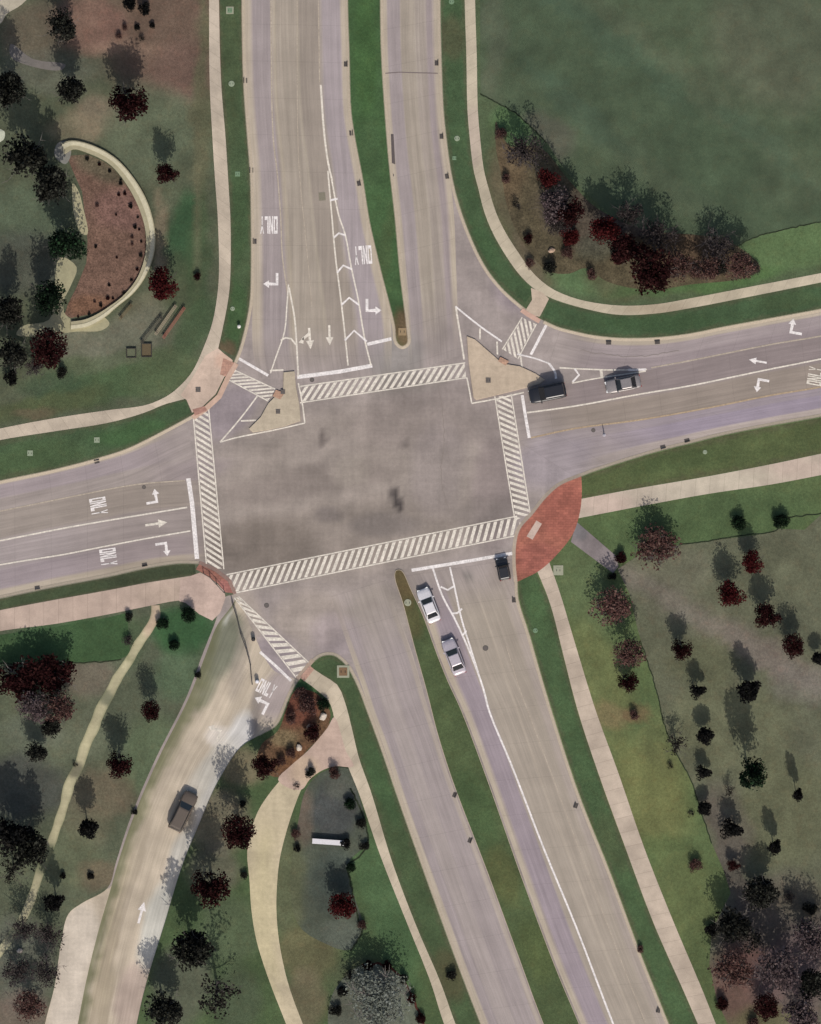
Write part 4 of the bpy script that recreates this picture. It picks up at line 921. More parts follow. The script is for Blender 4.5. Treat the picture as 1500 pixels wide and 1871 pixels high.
def road_cover(x, y, r, label):
    t = empty('manhole_cover', W((x, y), 0.004)); tag(t, label, 'manhole cover')
    mb = MB(); mb.tube([(0, 0, -0.01), (0, 0, 0.01)], [r, r], 24); mb.build('ring', STEEL, t)
    mb = MB(); mb.tube([(0, 0, 0.0), (0, 0, 0.016)], [r*.86, r*.86], 24); mb.build('lid', DKS, t)
road_cover(570, 694, .28, 'small dark manhole in front of the north stop line'); road_cover(1084, 786, .26, 'small manhole on the yellow line of the east road'); road_cover(263, 890, .24, 'small manhole above the left-turn arrow of the west road')
road_cover(887, 1184, .34, 'round manhole between the lanes of the south road'); road_cover(487, 1106, .3, 'small manhole beside the slip crosswalk at the south-west corner'); road_cover(717, 320, .2, 'tiny manhole beside the north median')
t = flat('road_patch', [[(582, 352), (594, 351), (595, 366), (583, 367)]], Z1, surface('patch', 'plain', lin((128, 122, 106))))
flat('road_patch', [[(714, 245), (719, 245), (722, 300), (716, 298)]], Z1, surface('tar_patch', 'plain', lin((92, 84, 82))))

# white signal post by the corner
t = empty('signal_post', W((437, 597), TOP)); tag(t, 'short white post with a pale cap in the verge by the corner plaza', 'post')
mb = MB(); mb.tube([(0, 0, 0), (0, 0, .5)], [.16, .14], 14); mb.build('post', paint_mat('white_enamel', lin((214, 210, 200)), .5), t)
mb = MB(); mb.tube([(0, 0, .5), (0, 0, .56), (0, 0, .62)], [.2, .22, .12], 14); mb.build('cap', paint_mat('white_enamel', (1, 1, 1)), t)
t = empty('signal_post', W((1104, 795), 0.0))
tag(t, 'pale slender post at the kerb side of the east road outbound lane', 'post')
mb = MB(); mb.tube([(0, 0, 0), (0, 0, 1.2)], [.08, .07], 10); mb.build('post', paint_mat('grey_enamel', lin((170, 165, 170)), .6), t)
mb = MB(); mb.tube([(0, 0, 0), (0, 0, .06)], [.2, .2], 12); mb.build('base', paint_mat('grey_enamel', (1, 1, 1)), t)

# ------------------------------------------------------------------ garden wall, benches, slab wall, railing
t = empty('curved_wall', W((270, 420), TOP)); tag(t, 'long cream seat wall curving round the half-moon garden bed', 'wall')
wo = cr([(113, 262), (130, 257), (165, 264), (210, 288), (245, 326), (270, 370), (283, 420), (282, 462), (268, 502), (245, 535), (215, 560), (188, 583), (160, 598), (130, 603)], 6)
wi = cr([(118, 282), (134, 273), (158, 279), (200, 300), (232, 338), (255, 383), (267, 428), (265, 468), (251, 508), (226, 540), (200, 560), (178, 574), (155, 584), (130, 588)], 6)
n = 80; wo = resample(wo, n); wi = resample(wi, n); mb = MB(); b0 = W((270, 420))
for i in range(n):
    for p, z in ((wo[i], -.1), (wo[i], .34), (wi[i], .34), (wi[i], -.1)): mb.v.append(W(p, z)-b0)
for i in range(n-1):
    for j in range(4): mb.f.append((i*4+j, i*4+(j+1) % 4, (i+1)*4+(j+1) % 4, (i+1)*4+j))
mb.f += [(0, 1, 2, 3), (n*4-1, n*4-2, n*4-3, n*4-4)]
me = mesh_from('wall_body', mb.v, mb.f); bm = bmesh.new(); bm.from_mesh(me); bmesh.ops.recalc_face_normals(bm, faces=bm.faces[:]); bm.to_mesh(me); bm.free()
link('wall_body', me, surface('cream_render', 'paving', lin((166, 158, 130))), t)
mb = MB()
for i in range(n):
    a = Vector(wo[i]).lerp(Vector(wi[i]), .1); c = Vector(wo[i]).lerp(Vector(wi[i]), .55)
    for p, z in ((a, .34), (a, .385), (c, .385), (c, .34)): mb.v.append(W(p, z)-b0)
for i in range(n-1):
    for j in range(4): mb.f.append((i*4+j, i*4+(j+1) % 4, (i+1)*4+(j+1) % 4, (i+1)*4+j))
me = mesh_from('coping', mb.v, mb.f); bm = bmesh.new(); bm.from_mesh(me); bmesh.ops.recalc_face_normals(bm, faces=bm.faces[:]); bm.to_mesh(me); bm.free()
link('coping', me, surface('cream_coping', 'paving', lin((196, 188, 160))), t)

def bench(x, y, ang, length, c, label):
    t = empty('timber_bench', W((x, y), TOP), math.radians(ang)); tag(t, label, 'bench')
    mb = MB()
    for k in range(3): mb.box((0, -.14+k*.14, .45), (length, .07, .05))
    mb.build('seat', paint_mat('bench_'+str(c), c, .8), t)
    for s in (-1, 1):
        mb = MB(); mb.box((s*(length/2-.3), 0, .21), (.10, .36, .42)); mb.build('leg', paint_mat('bench_leg', (.05, .045, .04), .8), t)
bench(318, 590, 55, 4.6, lin((140, 84, 68)), 'long reddish timber bench at the outer side of the garden slope')
bench(303, 585, 55, 4.4, lin((150, 136, 112)), 'pale weathered timber bench between two darker benches')
bench(277, 603, 52, 4.2, lin((66, 62, 50)), 'dark narrow bench next to the small framed planter')
bench(230, 570, 50, 2.4, lin((98, 84, 56)), 'short dark bench just outside the curved cream wall')
t = empty('planter_frame', W((240, 645), TOP)); tag(t, 'small dark square planter frame on the grass near the benches', 'planter')
mb = MB()
for dx, dy, sx, sy in ((0, .55, 1.2, .1), (0, -.55, 1.2, .1), (.55, 0, .1, 1.0), (-.55, 0, .1, 1.0)): mb.box((dx, dy, .12), (sx, sy, .26))
mb.build('frame', paint_mat('dark_timber', (.03, .026, .02), .9), t)
mb = MB(); mb.box((0, 0, .06), (1.0, 1.0, .14)); mb.build('soil', paint_mat('soil', lin((92, 96, 74)), 1), t)
t = empty('planter_frame', W((268, 640), TOP)); tag(t, 'oblong dark planter frame holding brown soil at the foot of the dark bench', 'planter')
mb = MB()
for dx, dy, sx, sy in ((0, .8, 1.3, .1), (0, -.8, 1.3, .1), (.6, 0, .1, 1.5), (-.6, 0, .1, 1.5)): mb.box((dx, dy, .12), (sx, sy, .26))
mb.build('frame', paint_mat('dark_timber', (.03, .026, .02), .9), t)
mb = MB(); mb.box((0, 0, .06), (1.1, 1.5, .14)); mb.build('soil', paint_mat('soil2', lin((92, 80, 58)), 1), t)

t = empty('sign_wall', W((600, 1538), TOP), math.radians(-4)); tag(t, 'bright white coped low wall standing alone in the grey bed', 'wall')
mb = MB(); mb.box((0, 0, .3), (3.7, .45, .6)); mb.build('wall_body', paint_mat('grey_render', lin((150, 148, 150)), .8), t)
mb = MB(); mb.box((0, 0, .65), (3.9, .62, .10)); mb.build('coping', paint_mat('white_stone', lin((212, 208, 208)), .7), t)

t = empty('low_railing', W((445, 1190), 0.0)); tag(t, 'long low dark railing with posts beside the drive, below the slip crosswalk', 'railing')
RP = [(424, 1100), (433, 1128), (440, 1158), (450, 1185), (458, 1215), (461, 1250)]
b0 = W((445, 1190)); RB = paint_mat('rail_black', (.035, .03, .028), .6)
mb = MB(); mb.tube([W(p, .85)-b0 for p in RP], [.05]*6, 6); mb.build('top_rail', RB, t)
mb = MB(); mb.tube([W(p, .4)-b0 for p in RP], [.03]*6, 6); mb.build('lower_rail', RB, t)
for p in RP:
    mb = MB(); q = W(p)-b0; mb.tube([q, q+Vector((0, 0, .95))], [.06, .055], 8); mb.build('post', RB, t)
t = empty('low_railing', W((392, 1054), TOP)); tag(t, 'short dark railing between the pink plaza and the red ramp strip', 'railing')
RP = [(372, 1048), (384, 1055), (396, 1068), (410, 1083)]; b0 = W((392, 1054))
mb = MB(); mb.tube([W(p, .8)-b0 for p in RP], [.045]*4, 6); mb.build('top_rail', RB, t)
for p in RP:
    mb = MB(); q = W(p)-b0; mb.tube([q, q+Vector((0, 0, .9))], [.055, .05], 8); mb.build('post', RB, t)
for x, y, l, c in ((470, 1245, 'small white bollard at the end of the dark railing', (220, 218, 220)), (463, 1168, 'squat black bollard in the pavement beside the dark railing', (40, 36, 34))):
    t = empty('bollard', W((x, y), 0)); tag(t, l, 'bollard')
    mb = MB(); mb.tube([(0, 0, 0), (0, 0, .7), (0, 0, .82)], [.24, .24, .14], 14); mb.build('post', paint_mat('bollard_'+str(c[0]), lin(c), .6), t)
    mb = MB(); mb.tube([(0, 0, .55), (0, 0, .64)], [.25, .25], 14); mb.build('band', RB, t)
for x, y, l in ((590, 1308, 'pale angular boulder at the corner of the red shrub bed'), (566, 1328, 'flat tan boulder below the red shrubs'), (546, 1366, 'small pale stone in the brown mulch'), (1008, 458, 'pinkish boulder among the dark bushes of the north-east bed'), (686, 1793, 'white rock on the shrub bank'), (697, 1797, 'smaller white rock touching the first on the shrub bank'), (37, 1737, 'small pale rock under the mauve bare trees')):
    me = bpy.data.meshes.new('boulder'); bm = bmesh.new(); bmesh.ops.create_icosphere(bm, subdivisions=3, radius=.5)
    rs = random.Random(l)
    off = Vector((rs.random()*9, rs.random()*9, 0))
    for v in bm.verts:
        v.co *= 1+.45*noise.noise(v.co*1.6+off)+.15*noise.noise(v.co*5+off)
        v.co.z *= .55
    bm.to_mesh(me); bm.free()
    o = link('boulder', me, surface('stone', 'paving', lin((204, 198, 192) if 'white' in l else (188, 176, 162) if 'pale' in l else (176, 150, 128)))); o.location = W((x, y), TOP+.15)
    o.scale = (1.0, .8, 1) if x > 550 and x < 600 else (.8, .6, .8)
    o.rotation_euler = (0, 0, rs.random()*6); tag(o, l, 'rock')

# ------------------------------------------------------------------ cars
GLASS = paint_mat('car_glass', (.012, .014, .017), .12, 0, .6); TYRE = paint_mat('tyre_rubber', (.015, .015, .015), .85); RIM = paint_mat('rim_metal', (.35, .35, .36), .35, .9)
LAMP = paint_mat('headlamp', (.75, .75, .72), .15); TAIL = paint_mat('tail_lamp', (.25, .012, .01), .25); TRIMM = paint_mat('black_trim', (.02, .02, .02), .7)
def car(name, x, y, heading, L, Wd, Hc, color, label, cat='car', kind='sedan', metal=0.2, rough=.3):
    """heading: px direction of travel (dx, dy); nose on local +x"""
    t = empty(name, W((x, y), 0.006), math.atan2(-heading[1], heading[0])); tag(t, label, cat, None)
    pm = paint_mat('paint_'+label[:18], color, rough, metal, .5, .6)
    hl, hw = L/2, Wd/2
    # body: lofted rings
    belt = Hc*.58
    prof = {'sedan': [(-1, .70, .80, .36), (-.97, .84, .96, .30), (-.86, .94, 1.0, .22), (-.55, 1, 1.0, .20), (-.1, 1, 1.0, .20), (.35, 1, .98, .20), (.70, .97, .90, .21), (.90, .90, .82, .25), (.98, .78, .70, .32), (1, .62, .62, .38)],
            'suv': [(-1, .80, .98, .36), (-.97, .92, 1.03, .30), (-.86, .97, 1.04, .24), (-.5, 1, 1.04, .22), (0, 1, 1.03, .22), (.4, 1, 1.02, .22), (.72, .98, .98, .24), (.92, .92, .90, .28), (.985, .82, .80, .34), (1, .7, .7, .4)]}[kind]
    mb = MB(); nr = 14
    for fx, fw, fz, zb in prof:
        zt = belt*fz; w = hw*fw
        ring = [(w*.55, zb), (w*.90, zb+.02), (w*.985, zb+.16), (w, (zb+zt)/2), (w*.985, zt-.14), (w*.93, zt-.04), (w*.72, zt)]
        pts = ring+[(-a, b) for a, b in ring[::-1]]
        for a, b in pts: mb.v.append(Vector((fx*hl, a, b)))
    k = len(prof)
    for i in range(k-1):
        for j in range(nr): mb.f.append((i*nr+j, i*nr+(j+1) % nr, (i+1)*nr+(j+1) % nr, (i+1)*nr+j))
    mb.f.append(tuple(range(nr))); mb.f.append(tuple((k-1)*nr+j for j in range(nr))[::-1])
    me = mesh_from('body', mb.v, mb.f); bm = bmesh.new(); bm.from_mesh(me); bmesh.ops.recalc_face_normals(bm, faces=bm.faces[:]); bm.to_mesh(me); bm.free()
    link('body', me, pm, t, True)
    # greenhouse: base and roof outlines
    b_r, b_f, r_r, r_f = (-.74, .42, -.46, .12) if kind == 'sedan' else (-.95, .46, -.86, .16)
    zb, zr = belt*.97, Hc
    bw, rw = hw*.92, hw*.74
    B = {'rl': (b_r*hl, bw*.93, zb), 'rr': (b_r*hl, -bw*.93, zb), 'fl': (b_f*hl, bw*.92, zb), 'fr': (b_f*hl, -bw*.92, zb)}
    R = {'rl': (r_r*hl, rw*.95, zr-.03), 'rr': (r_r*hl, -rw*.95, zr-.03), 'fl': (r_f*hl, rw*.93, zr-.03), 'fr': (r_f*hl, -rw*.93, zr-.03)}
    def quad(name, a, b, c, d, mat, inset=.0, push=.0, parent=t):
        P = [Vector(q) for q in (a, b, c, d)]; cen = sum(P, Vector())/4
        nrm = (P[1]-P[0]).cross(P[3]-P[0]).normalized()
        if nrm.dot(cen-Vector((0, 0, Hc*.5))) < 0: nrm = -nrm
        Q = [p.lerp(cen, inset)+nrm*push for p in P]
        m2 = MB(); m2.v = Q+[q-nrm*.03 for q in Q]
        m2.f = [(0, 1, 2, 3), (7, 6, 5, 4), (0, 4, 5, 1), (1, 5, 6, 2), (2, 6, 7, 3), (3, 7, 4, 0)]
        me = mesh_from(name, m2.v, m2.f); bm = bmesh.new(); bm.from_mesh(me); bmesh.ops.recalc_face_normals(bm, faces=bm.faces[:]); bm.to_mesh(me); bm.free()
        return link(name, me, mat, parent)
    # roof with pillars (a shell in body colour), glass set proud of it
    m2 = MB(); order = ('rl', 'rr', 'fr', 'fl')
    m2.v = [Vector(B[q]) for q in order]+[Vector(R[q]) for q in order]
    cen = sum((Vector(R[q]) for q in order), Vector())/4
    m2.v += [Vector(R[q]).lerp(cen, .12)+Vector((0, 0, .035)) for q in order]
    m2.f = [(8, 9, 10, 11)]
    for i in range(4):
        j = (i+1) % 4; m2.f += [(i, j, 4+j, 4+i), (4+i, 4+j, 8+j, 8+i)]
    me = mesh_from('roof', m2.v, m2.f); bm = bmesh.new(); bm.from_mesh(me); bmesh.ops.recalc_face_normals(bm, faces=bm.faces[:]); bm.to_mesh(me); bm.free()
    link('roof', me, pm, t)
    quad('windscreen', B['fl'], B['fr'], R['fr'], R['fl'], GLASS, .07, .008); quad('rear_window', B['rl'], B['rr'], R['rr'], R['rl'], GLASS, .1, .008)
    for s in ('l', 'r'): quad('side_window', B['r'+s], B['f'+s], R['f'+s], R['r'+s], GLASS, .1, .008)
    for sx in (-.62, .62):
        for sy in (-1, 1):
            m2 = MB(); rr = .33; yy = sy*(hw-.10)
            m2.tube([(sx*hl, yy-.1, rr), (sx*hl, yy-.07, rr), (sx*hl, yy+.07, rr), (sx*hl, yy+.1, rr)], [rr*.9, rr, rr, rr*.9], 18)
            w = m2.build('wheel', TYRE, t)
            m2 = MB(); m2.tube([(sx*hl, yy+sy*.095, rr), (sx*hl, yy+sy*.112, rr)], [rr*.62, rr*.55], 12); m2.build('rim', RIM, w)
    for sy in (-1, 1):
        m2 = MB(); m2.box((hl*.93, sy*hw*.60, belt*.66), (.30, .34, .13), -sy*.35); m2.build('headlight', LAMP, t)
        m2 = MB(); m2.box((-hl*.975, sy*hw*.66, belt*.72), (.14, .34, .14), sy*.2); m2.build('tail_light', TAIL, t)
        m2 = MB(); m2.box((b_f*hl*.88, sy*(hw+.06), zb+.05), (.14, .2, .13)); m2.build('mirror', pm, t)
    m2 = MB(); m2.box((hl*.985, 0, .40), (.10, hw*1.15, .14)); m2.build('grille', TRIMM, t)
    m2 = MB(); m2.box((hl*1.0, 0, .30), (.03, .5, .12)); m2.build('number_plate', LAMP, t)
    return t
car('parked_car', 1000, 718, (-540, 110), 4.5, 1.95, 1.75, (.012, .012, .014), 'black car waiting at the tip of the arrow-shaped traffic island', 'car', 'suv', .1, .35)
car('parked_car', 1138, 702, (-540, 110), 4.3, 1.75, 1.45, lin((142, 135, 132)), 'grey car in the eastern road, a little behind the black car', 'car', 'sedan', .3, .4)
car('parked_car', 919, 1040, (-40, -190), 2.6, 1.5, 1.5, (.014, .014, .015), 'tiny black car at the kerb stop line beside the red paved corner', 'car', 'suv', .1, .4)
car('parked_car', 783, 1106, (-118, -300), 4.3, 1.75, 1.45, lin((214, 210, 210)), 'white car first in the left-turn lane beside the brown median tip', 'car', 'sedan', .0, .35)
car('parked_car', 829, 1200, (-125, -320), 4.5, 1.8, 1.5, lin((190, 180, 184)), 'pale silver car second in the left-turn lane of the south road', 'car', 'sedan', .2, .35)
car('parked_car', 335, 1482, (38, -78), 5.0, 1.9, 1.6, lin((92, 80, 68)), 'brown car alone on the tan south-west drive', 'car', 'suv', .1, .6)

# ------------------------------------------------------------------ trees
random.seed(7)
def crown_mesh(name, seed, n, leaf, bias, lobes, gap, squash=1.0, zc=2.0, spread=.60, lr=.42):
    rs = random.Random(seed); v = []; f = []
    cen = []
    for i in range(lobes):
        a = rs.random()*2*math.pi; rr = spread*math.sqrt(rs.random()); z = (rs.random()-.4)*.9
        cen.append((Vector((rr*math.cos(a), rr*math.sin(a), z)), lr*(.7+.6*rs.random())))
    off = Vector((rs.random()*50, rs.random()*50, rs.random()*50)); k = 0; tries = 0
    while k < n and tries < n*12:
        tries += 1
        c, r = cen[rs.randrange(lobes)]
        d = Vector((rs.gauss(0, 1), rs.gauss(0, 1), rs.gauss(0, 1))).normalized()*r*(rs.random()**.4)
        p = c+d
        if p.xy.length > 1.02: continue
        g = noise.noise(p*2.3+off)+.5*noise.noise(p*5.1+off)
        if g < gap-bias*(p.x*.75+p.y*.55): continue
        if noise.noise(Vector((math.cos(math.atan2(p.y, p.x))*2.2, math.sin(math.atan2(p.y, p.x))*2.2, 0))+off)*.24+.95 < p.xy.length: continue
        s = leaf*(.55+.9*rs.random())
        nrm = Vector((rs.gauss(0, 1), rs.gauss(0, 1), rs.gauss(0, 1)+.4)).normalized()
        u = nrm.cross(Vector((rs.gauss(0, 1), rs.gauss(0, 1), rs.gauss(0, 1)))).normalized(); w = nrm.cross(u)
        q = Vector((p.x, p.y, zc+p.z*squash*1.5)); b = len(v)
        v += [q+u*s, q+w*s*.62+nrm*s*.12, q-u*s*.9, q-w*s*.62+nrm*s*.1]
        f.append((b, b+1, b+2, b+3)); k += 1
    return mesh_from(name, v, f)

def trunk_mesh(name, seed, zc, limbs, twigs, r0=.055, reach=.85, squash=1.0):
    rs = random.Random(seed); mb = MB()
    mb.tube([(0, 0, -.03), (0, 0, .12), (.01, .015, zc*.5), (.0, .02, zc*.8), (.02, 0, zc*1.15)], [r0*1.6, r0*1.1, r0*.9, r0*.7, r0*.25], 8)
    for i in range(limbs):
        a = 2*math.pi*(i+rs.random()*.6)/limbs; z0 = zc*(.48+.5*rs.random())
        L = reach*(.65+.4*rs.random()); rise = .2+.75*rs.random()
        P = [Vector((0, 0, z0))]
        for s in range(1, 5):
            t = s/4
            P.append(Vector((math.cos(a+.25*t*rs.gauss(0, 1))*L*t, math.sin(a+.25*t*rs.gauss(0, 1))*L*t, z0+rise*squash*t*(1.2-.4*t))))
        mb.tube(P, [r0*.5, r0*.4, r0*.3, r0*.2, r0*.07], 5, False)
        for k in range(twigs):
            b = P[rs.choice((1, 2, 2, 3, 3, 4))]; a2 = a+rs.gauss(0, .9); l2 = L*(.2+.3*rs.random())
            m = b+Vector((math.cos(a2)*l2*.5, math.sin(a2)*l2*.5, l2*(.1+.3*rs.random())))
            e = m+Vector((math.cos(a2+rs.gauss(0, .4))*l2*.6, math.sin(a2+rs.gauss(0, .4))*l2*.6, l2*.3*rs.random()))
            mb.tube([b, m, e], [r0*.2, r0*.14, r0*.05], 4, False)
    return mesh_from(name, mb.v, mb.f)

BARK = paint_mat('bark_grey', (.13, .115, .10), .95); BARKD = paint_mat('bark_dark', (.055, .045, .042), .95)
# kind: leaf colours, n, leaf size, bias, lobes, gap, bark, limbs, twigs, name, category
KINDS = {
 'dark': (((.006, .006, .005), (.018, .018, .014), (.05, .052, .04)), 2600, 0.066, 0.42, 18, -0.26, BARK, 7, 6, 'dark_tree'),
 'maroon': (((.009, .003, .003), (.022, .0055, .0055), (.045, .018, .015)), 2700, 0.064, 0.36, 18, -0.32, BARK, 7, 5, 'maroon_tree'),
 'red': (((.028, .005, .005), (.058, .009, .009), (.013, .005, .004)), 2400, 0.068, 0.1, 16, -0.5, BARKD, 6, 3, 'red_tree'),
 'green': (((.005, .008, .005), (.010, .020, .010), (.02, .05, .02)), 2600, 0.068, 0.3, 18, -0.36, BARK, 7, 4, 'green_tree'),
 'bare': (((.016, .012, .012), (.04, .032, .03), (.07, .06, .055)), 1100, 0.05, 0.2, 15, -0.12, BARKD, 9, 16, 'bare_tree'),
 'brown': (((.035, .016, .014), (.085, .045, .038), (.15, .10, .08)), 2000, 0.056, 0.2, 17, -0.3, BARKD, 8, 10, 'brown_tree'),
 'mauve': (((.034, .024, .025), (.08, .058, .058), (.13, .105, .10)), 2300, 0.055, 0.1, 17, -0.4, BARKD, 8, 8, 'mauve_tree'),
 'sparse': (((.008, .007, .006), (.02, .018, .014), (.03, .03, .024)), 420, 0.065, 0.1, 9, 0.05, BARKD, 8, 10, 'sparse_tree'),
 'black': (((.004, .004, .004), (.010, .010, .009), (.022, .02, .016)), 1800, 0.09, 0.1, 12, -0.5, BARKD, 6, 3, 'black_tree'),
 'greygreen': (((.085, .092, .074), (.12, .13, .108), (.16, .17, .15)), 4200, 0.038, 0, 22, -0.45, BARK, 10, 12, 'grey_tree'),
}
_tm = {}
def tree_parts(kind, var, low):
    key = (kind, var, low)
    if key not in _tm:
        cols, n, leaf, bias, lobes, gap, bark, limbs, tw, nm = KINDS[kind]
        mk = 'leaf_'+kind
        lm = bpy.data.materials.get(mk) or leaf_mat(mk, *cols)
        zc = .55 if low else 1.75
        c = crown_mesh('crown', hash(kind) % 997*0+sum(map(ord, kind))*13+var*101+(7 if low else 0), n, leaf, bias, lobes, gap, .6 if low else 1.0, zc)
        c.materials.append(lm)
        t = trunk_mesh('trunk', sum(map(ord, kind))*7+var, zc, limbs, tw, .03 if low else .055, .8, .5 if low else 1.0)
        t.materials.append(bark)
        _tm[key] = (c, t)
    return _tm[key]

cnt = {}
def tree(x, y, r, kind, label, hf=1.0, low=False, group=None, var=None):
    rs = random.Random(x*31+y*17)
    R = r/S*(1.0 if low else 1.06)
    zc = (.55 if low else 1.75)*R*hf+TOP
    p = W((x, y), TOP)
    k = 1-zc/H
    cnt[kind] = cnt.get(kind, 0)+1
    c, t = tree_parts(kind, (cnt[kind] % 3) if var is None else var, low)
    nm = ('low_shrub' if low else KINDS[kind][9])
    root = empty(nm, (p.x*k, p.y*k, TOP))
    root.scale = (R*(.94+.12*rs.random()), R*(.94+.12*rs.random()), R*hf)
    root.rotation_euler = (0, 0, rs.uniform(-.5, .5))
    tag(root, label, 'shrub' if low else 'tree', group)
    a = bpy.data.objects.new('stem' if low else 'trunk', t); COL.objects.link(a); a.parent = root
    b = bpy.data.objects.new('crown' if not low else 'foliage', c); COL.objects.link(b); b.parent = root
    return root

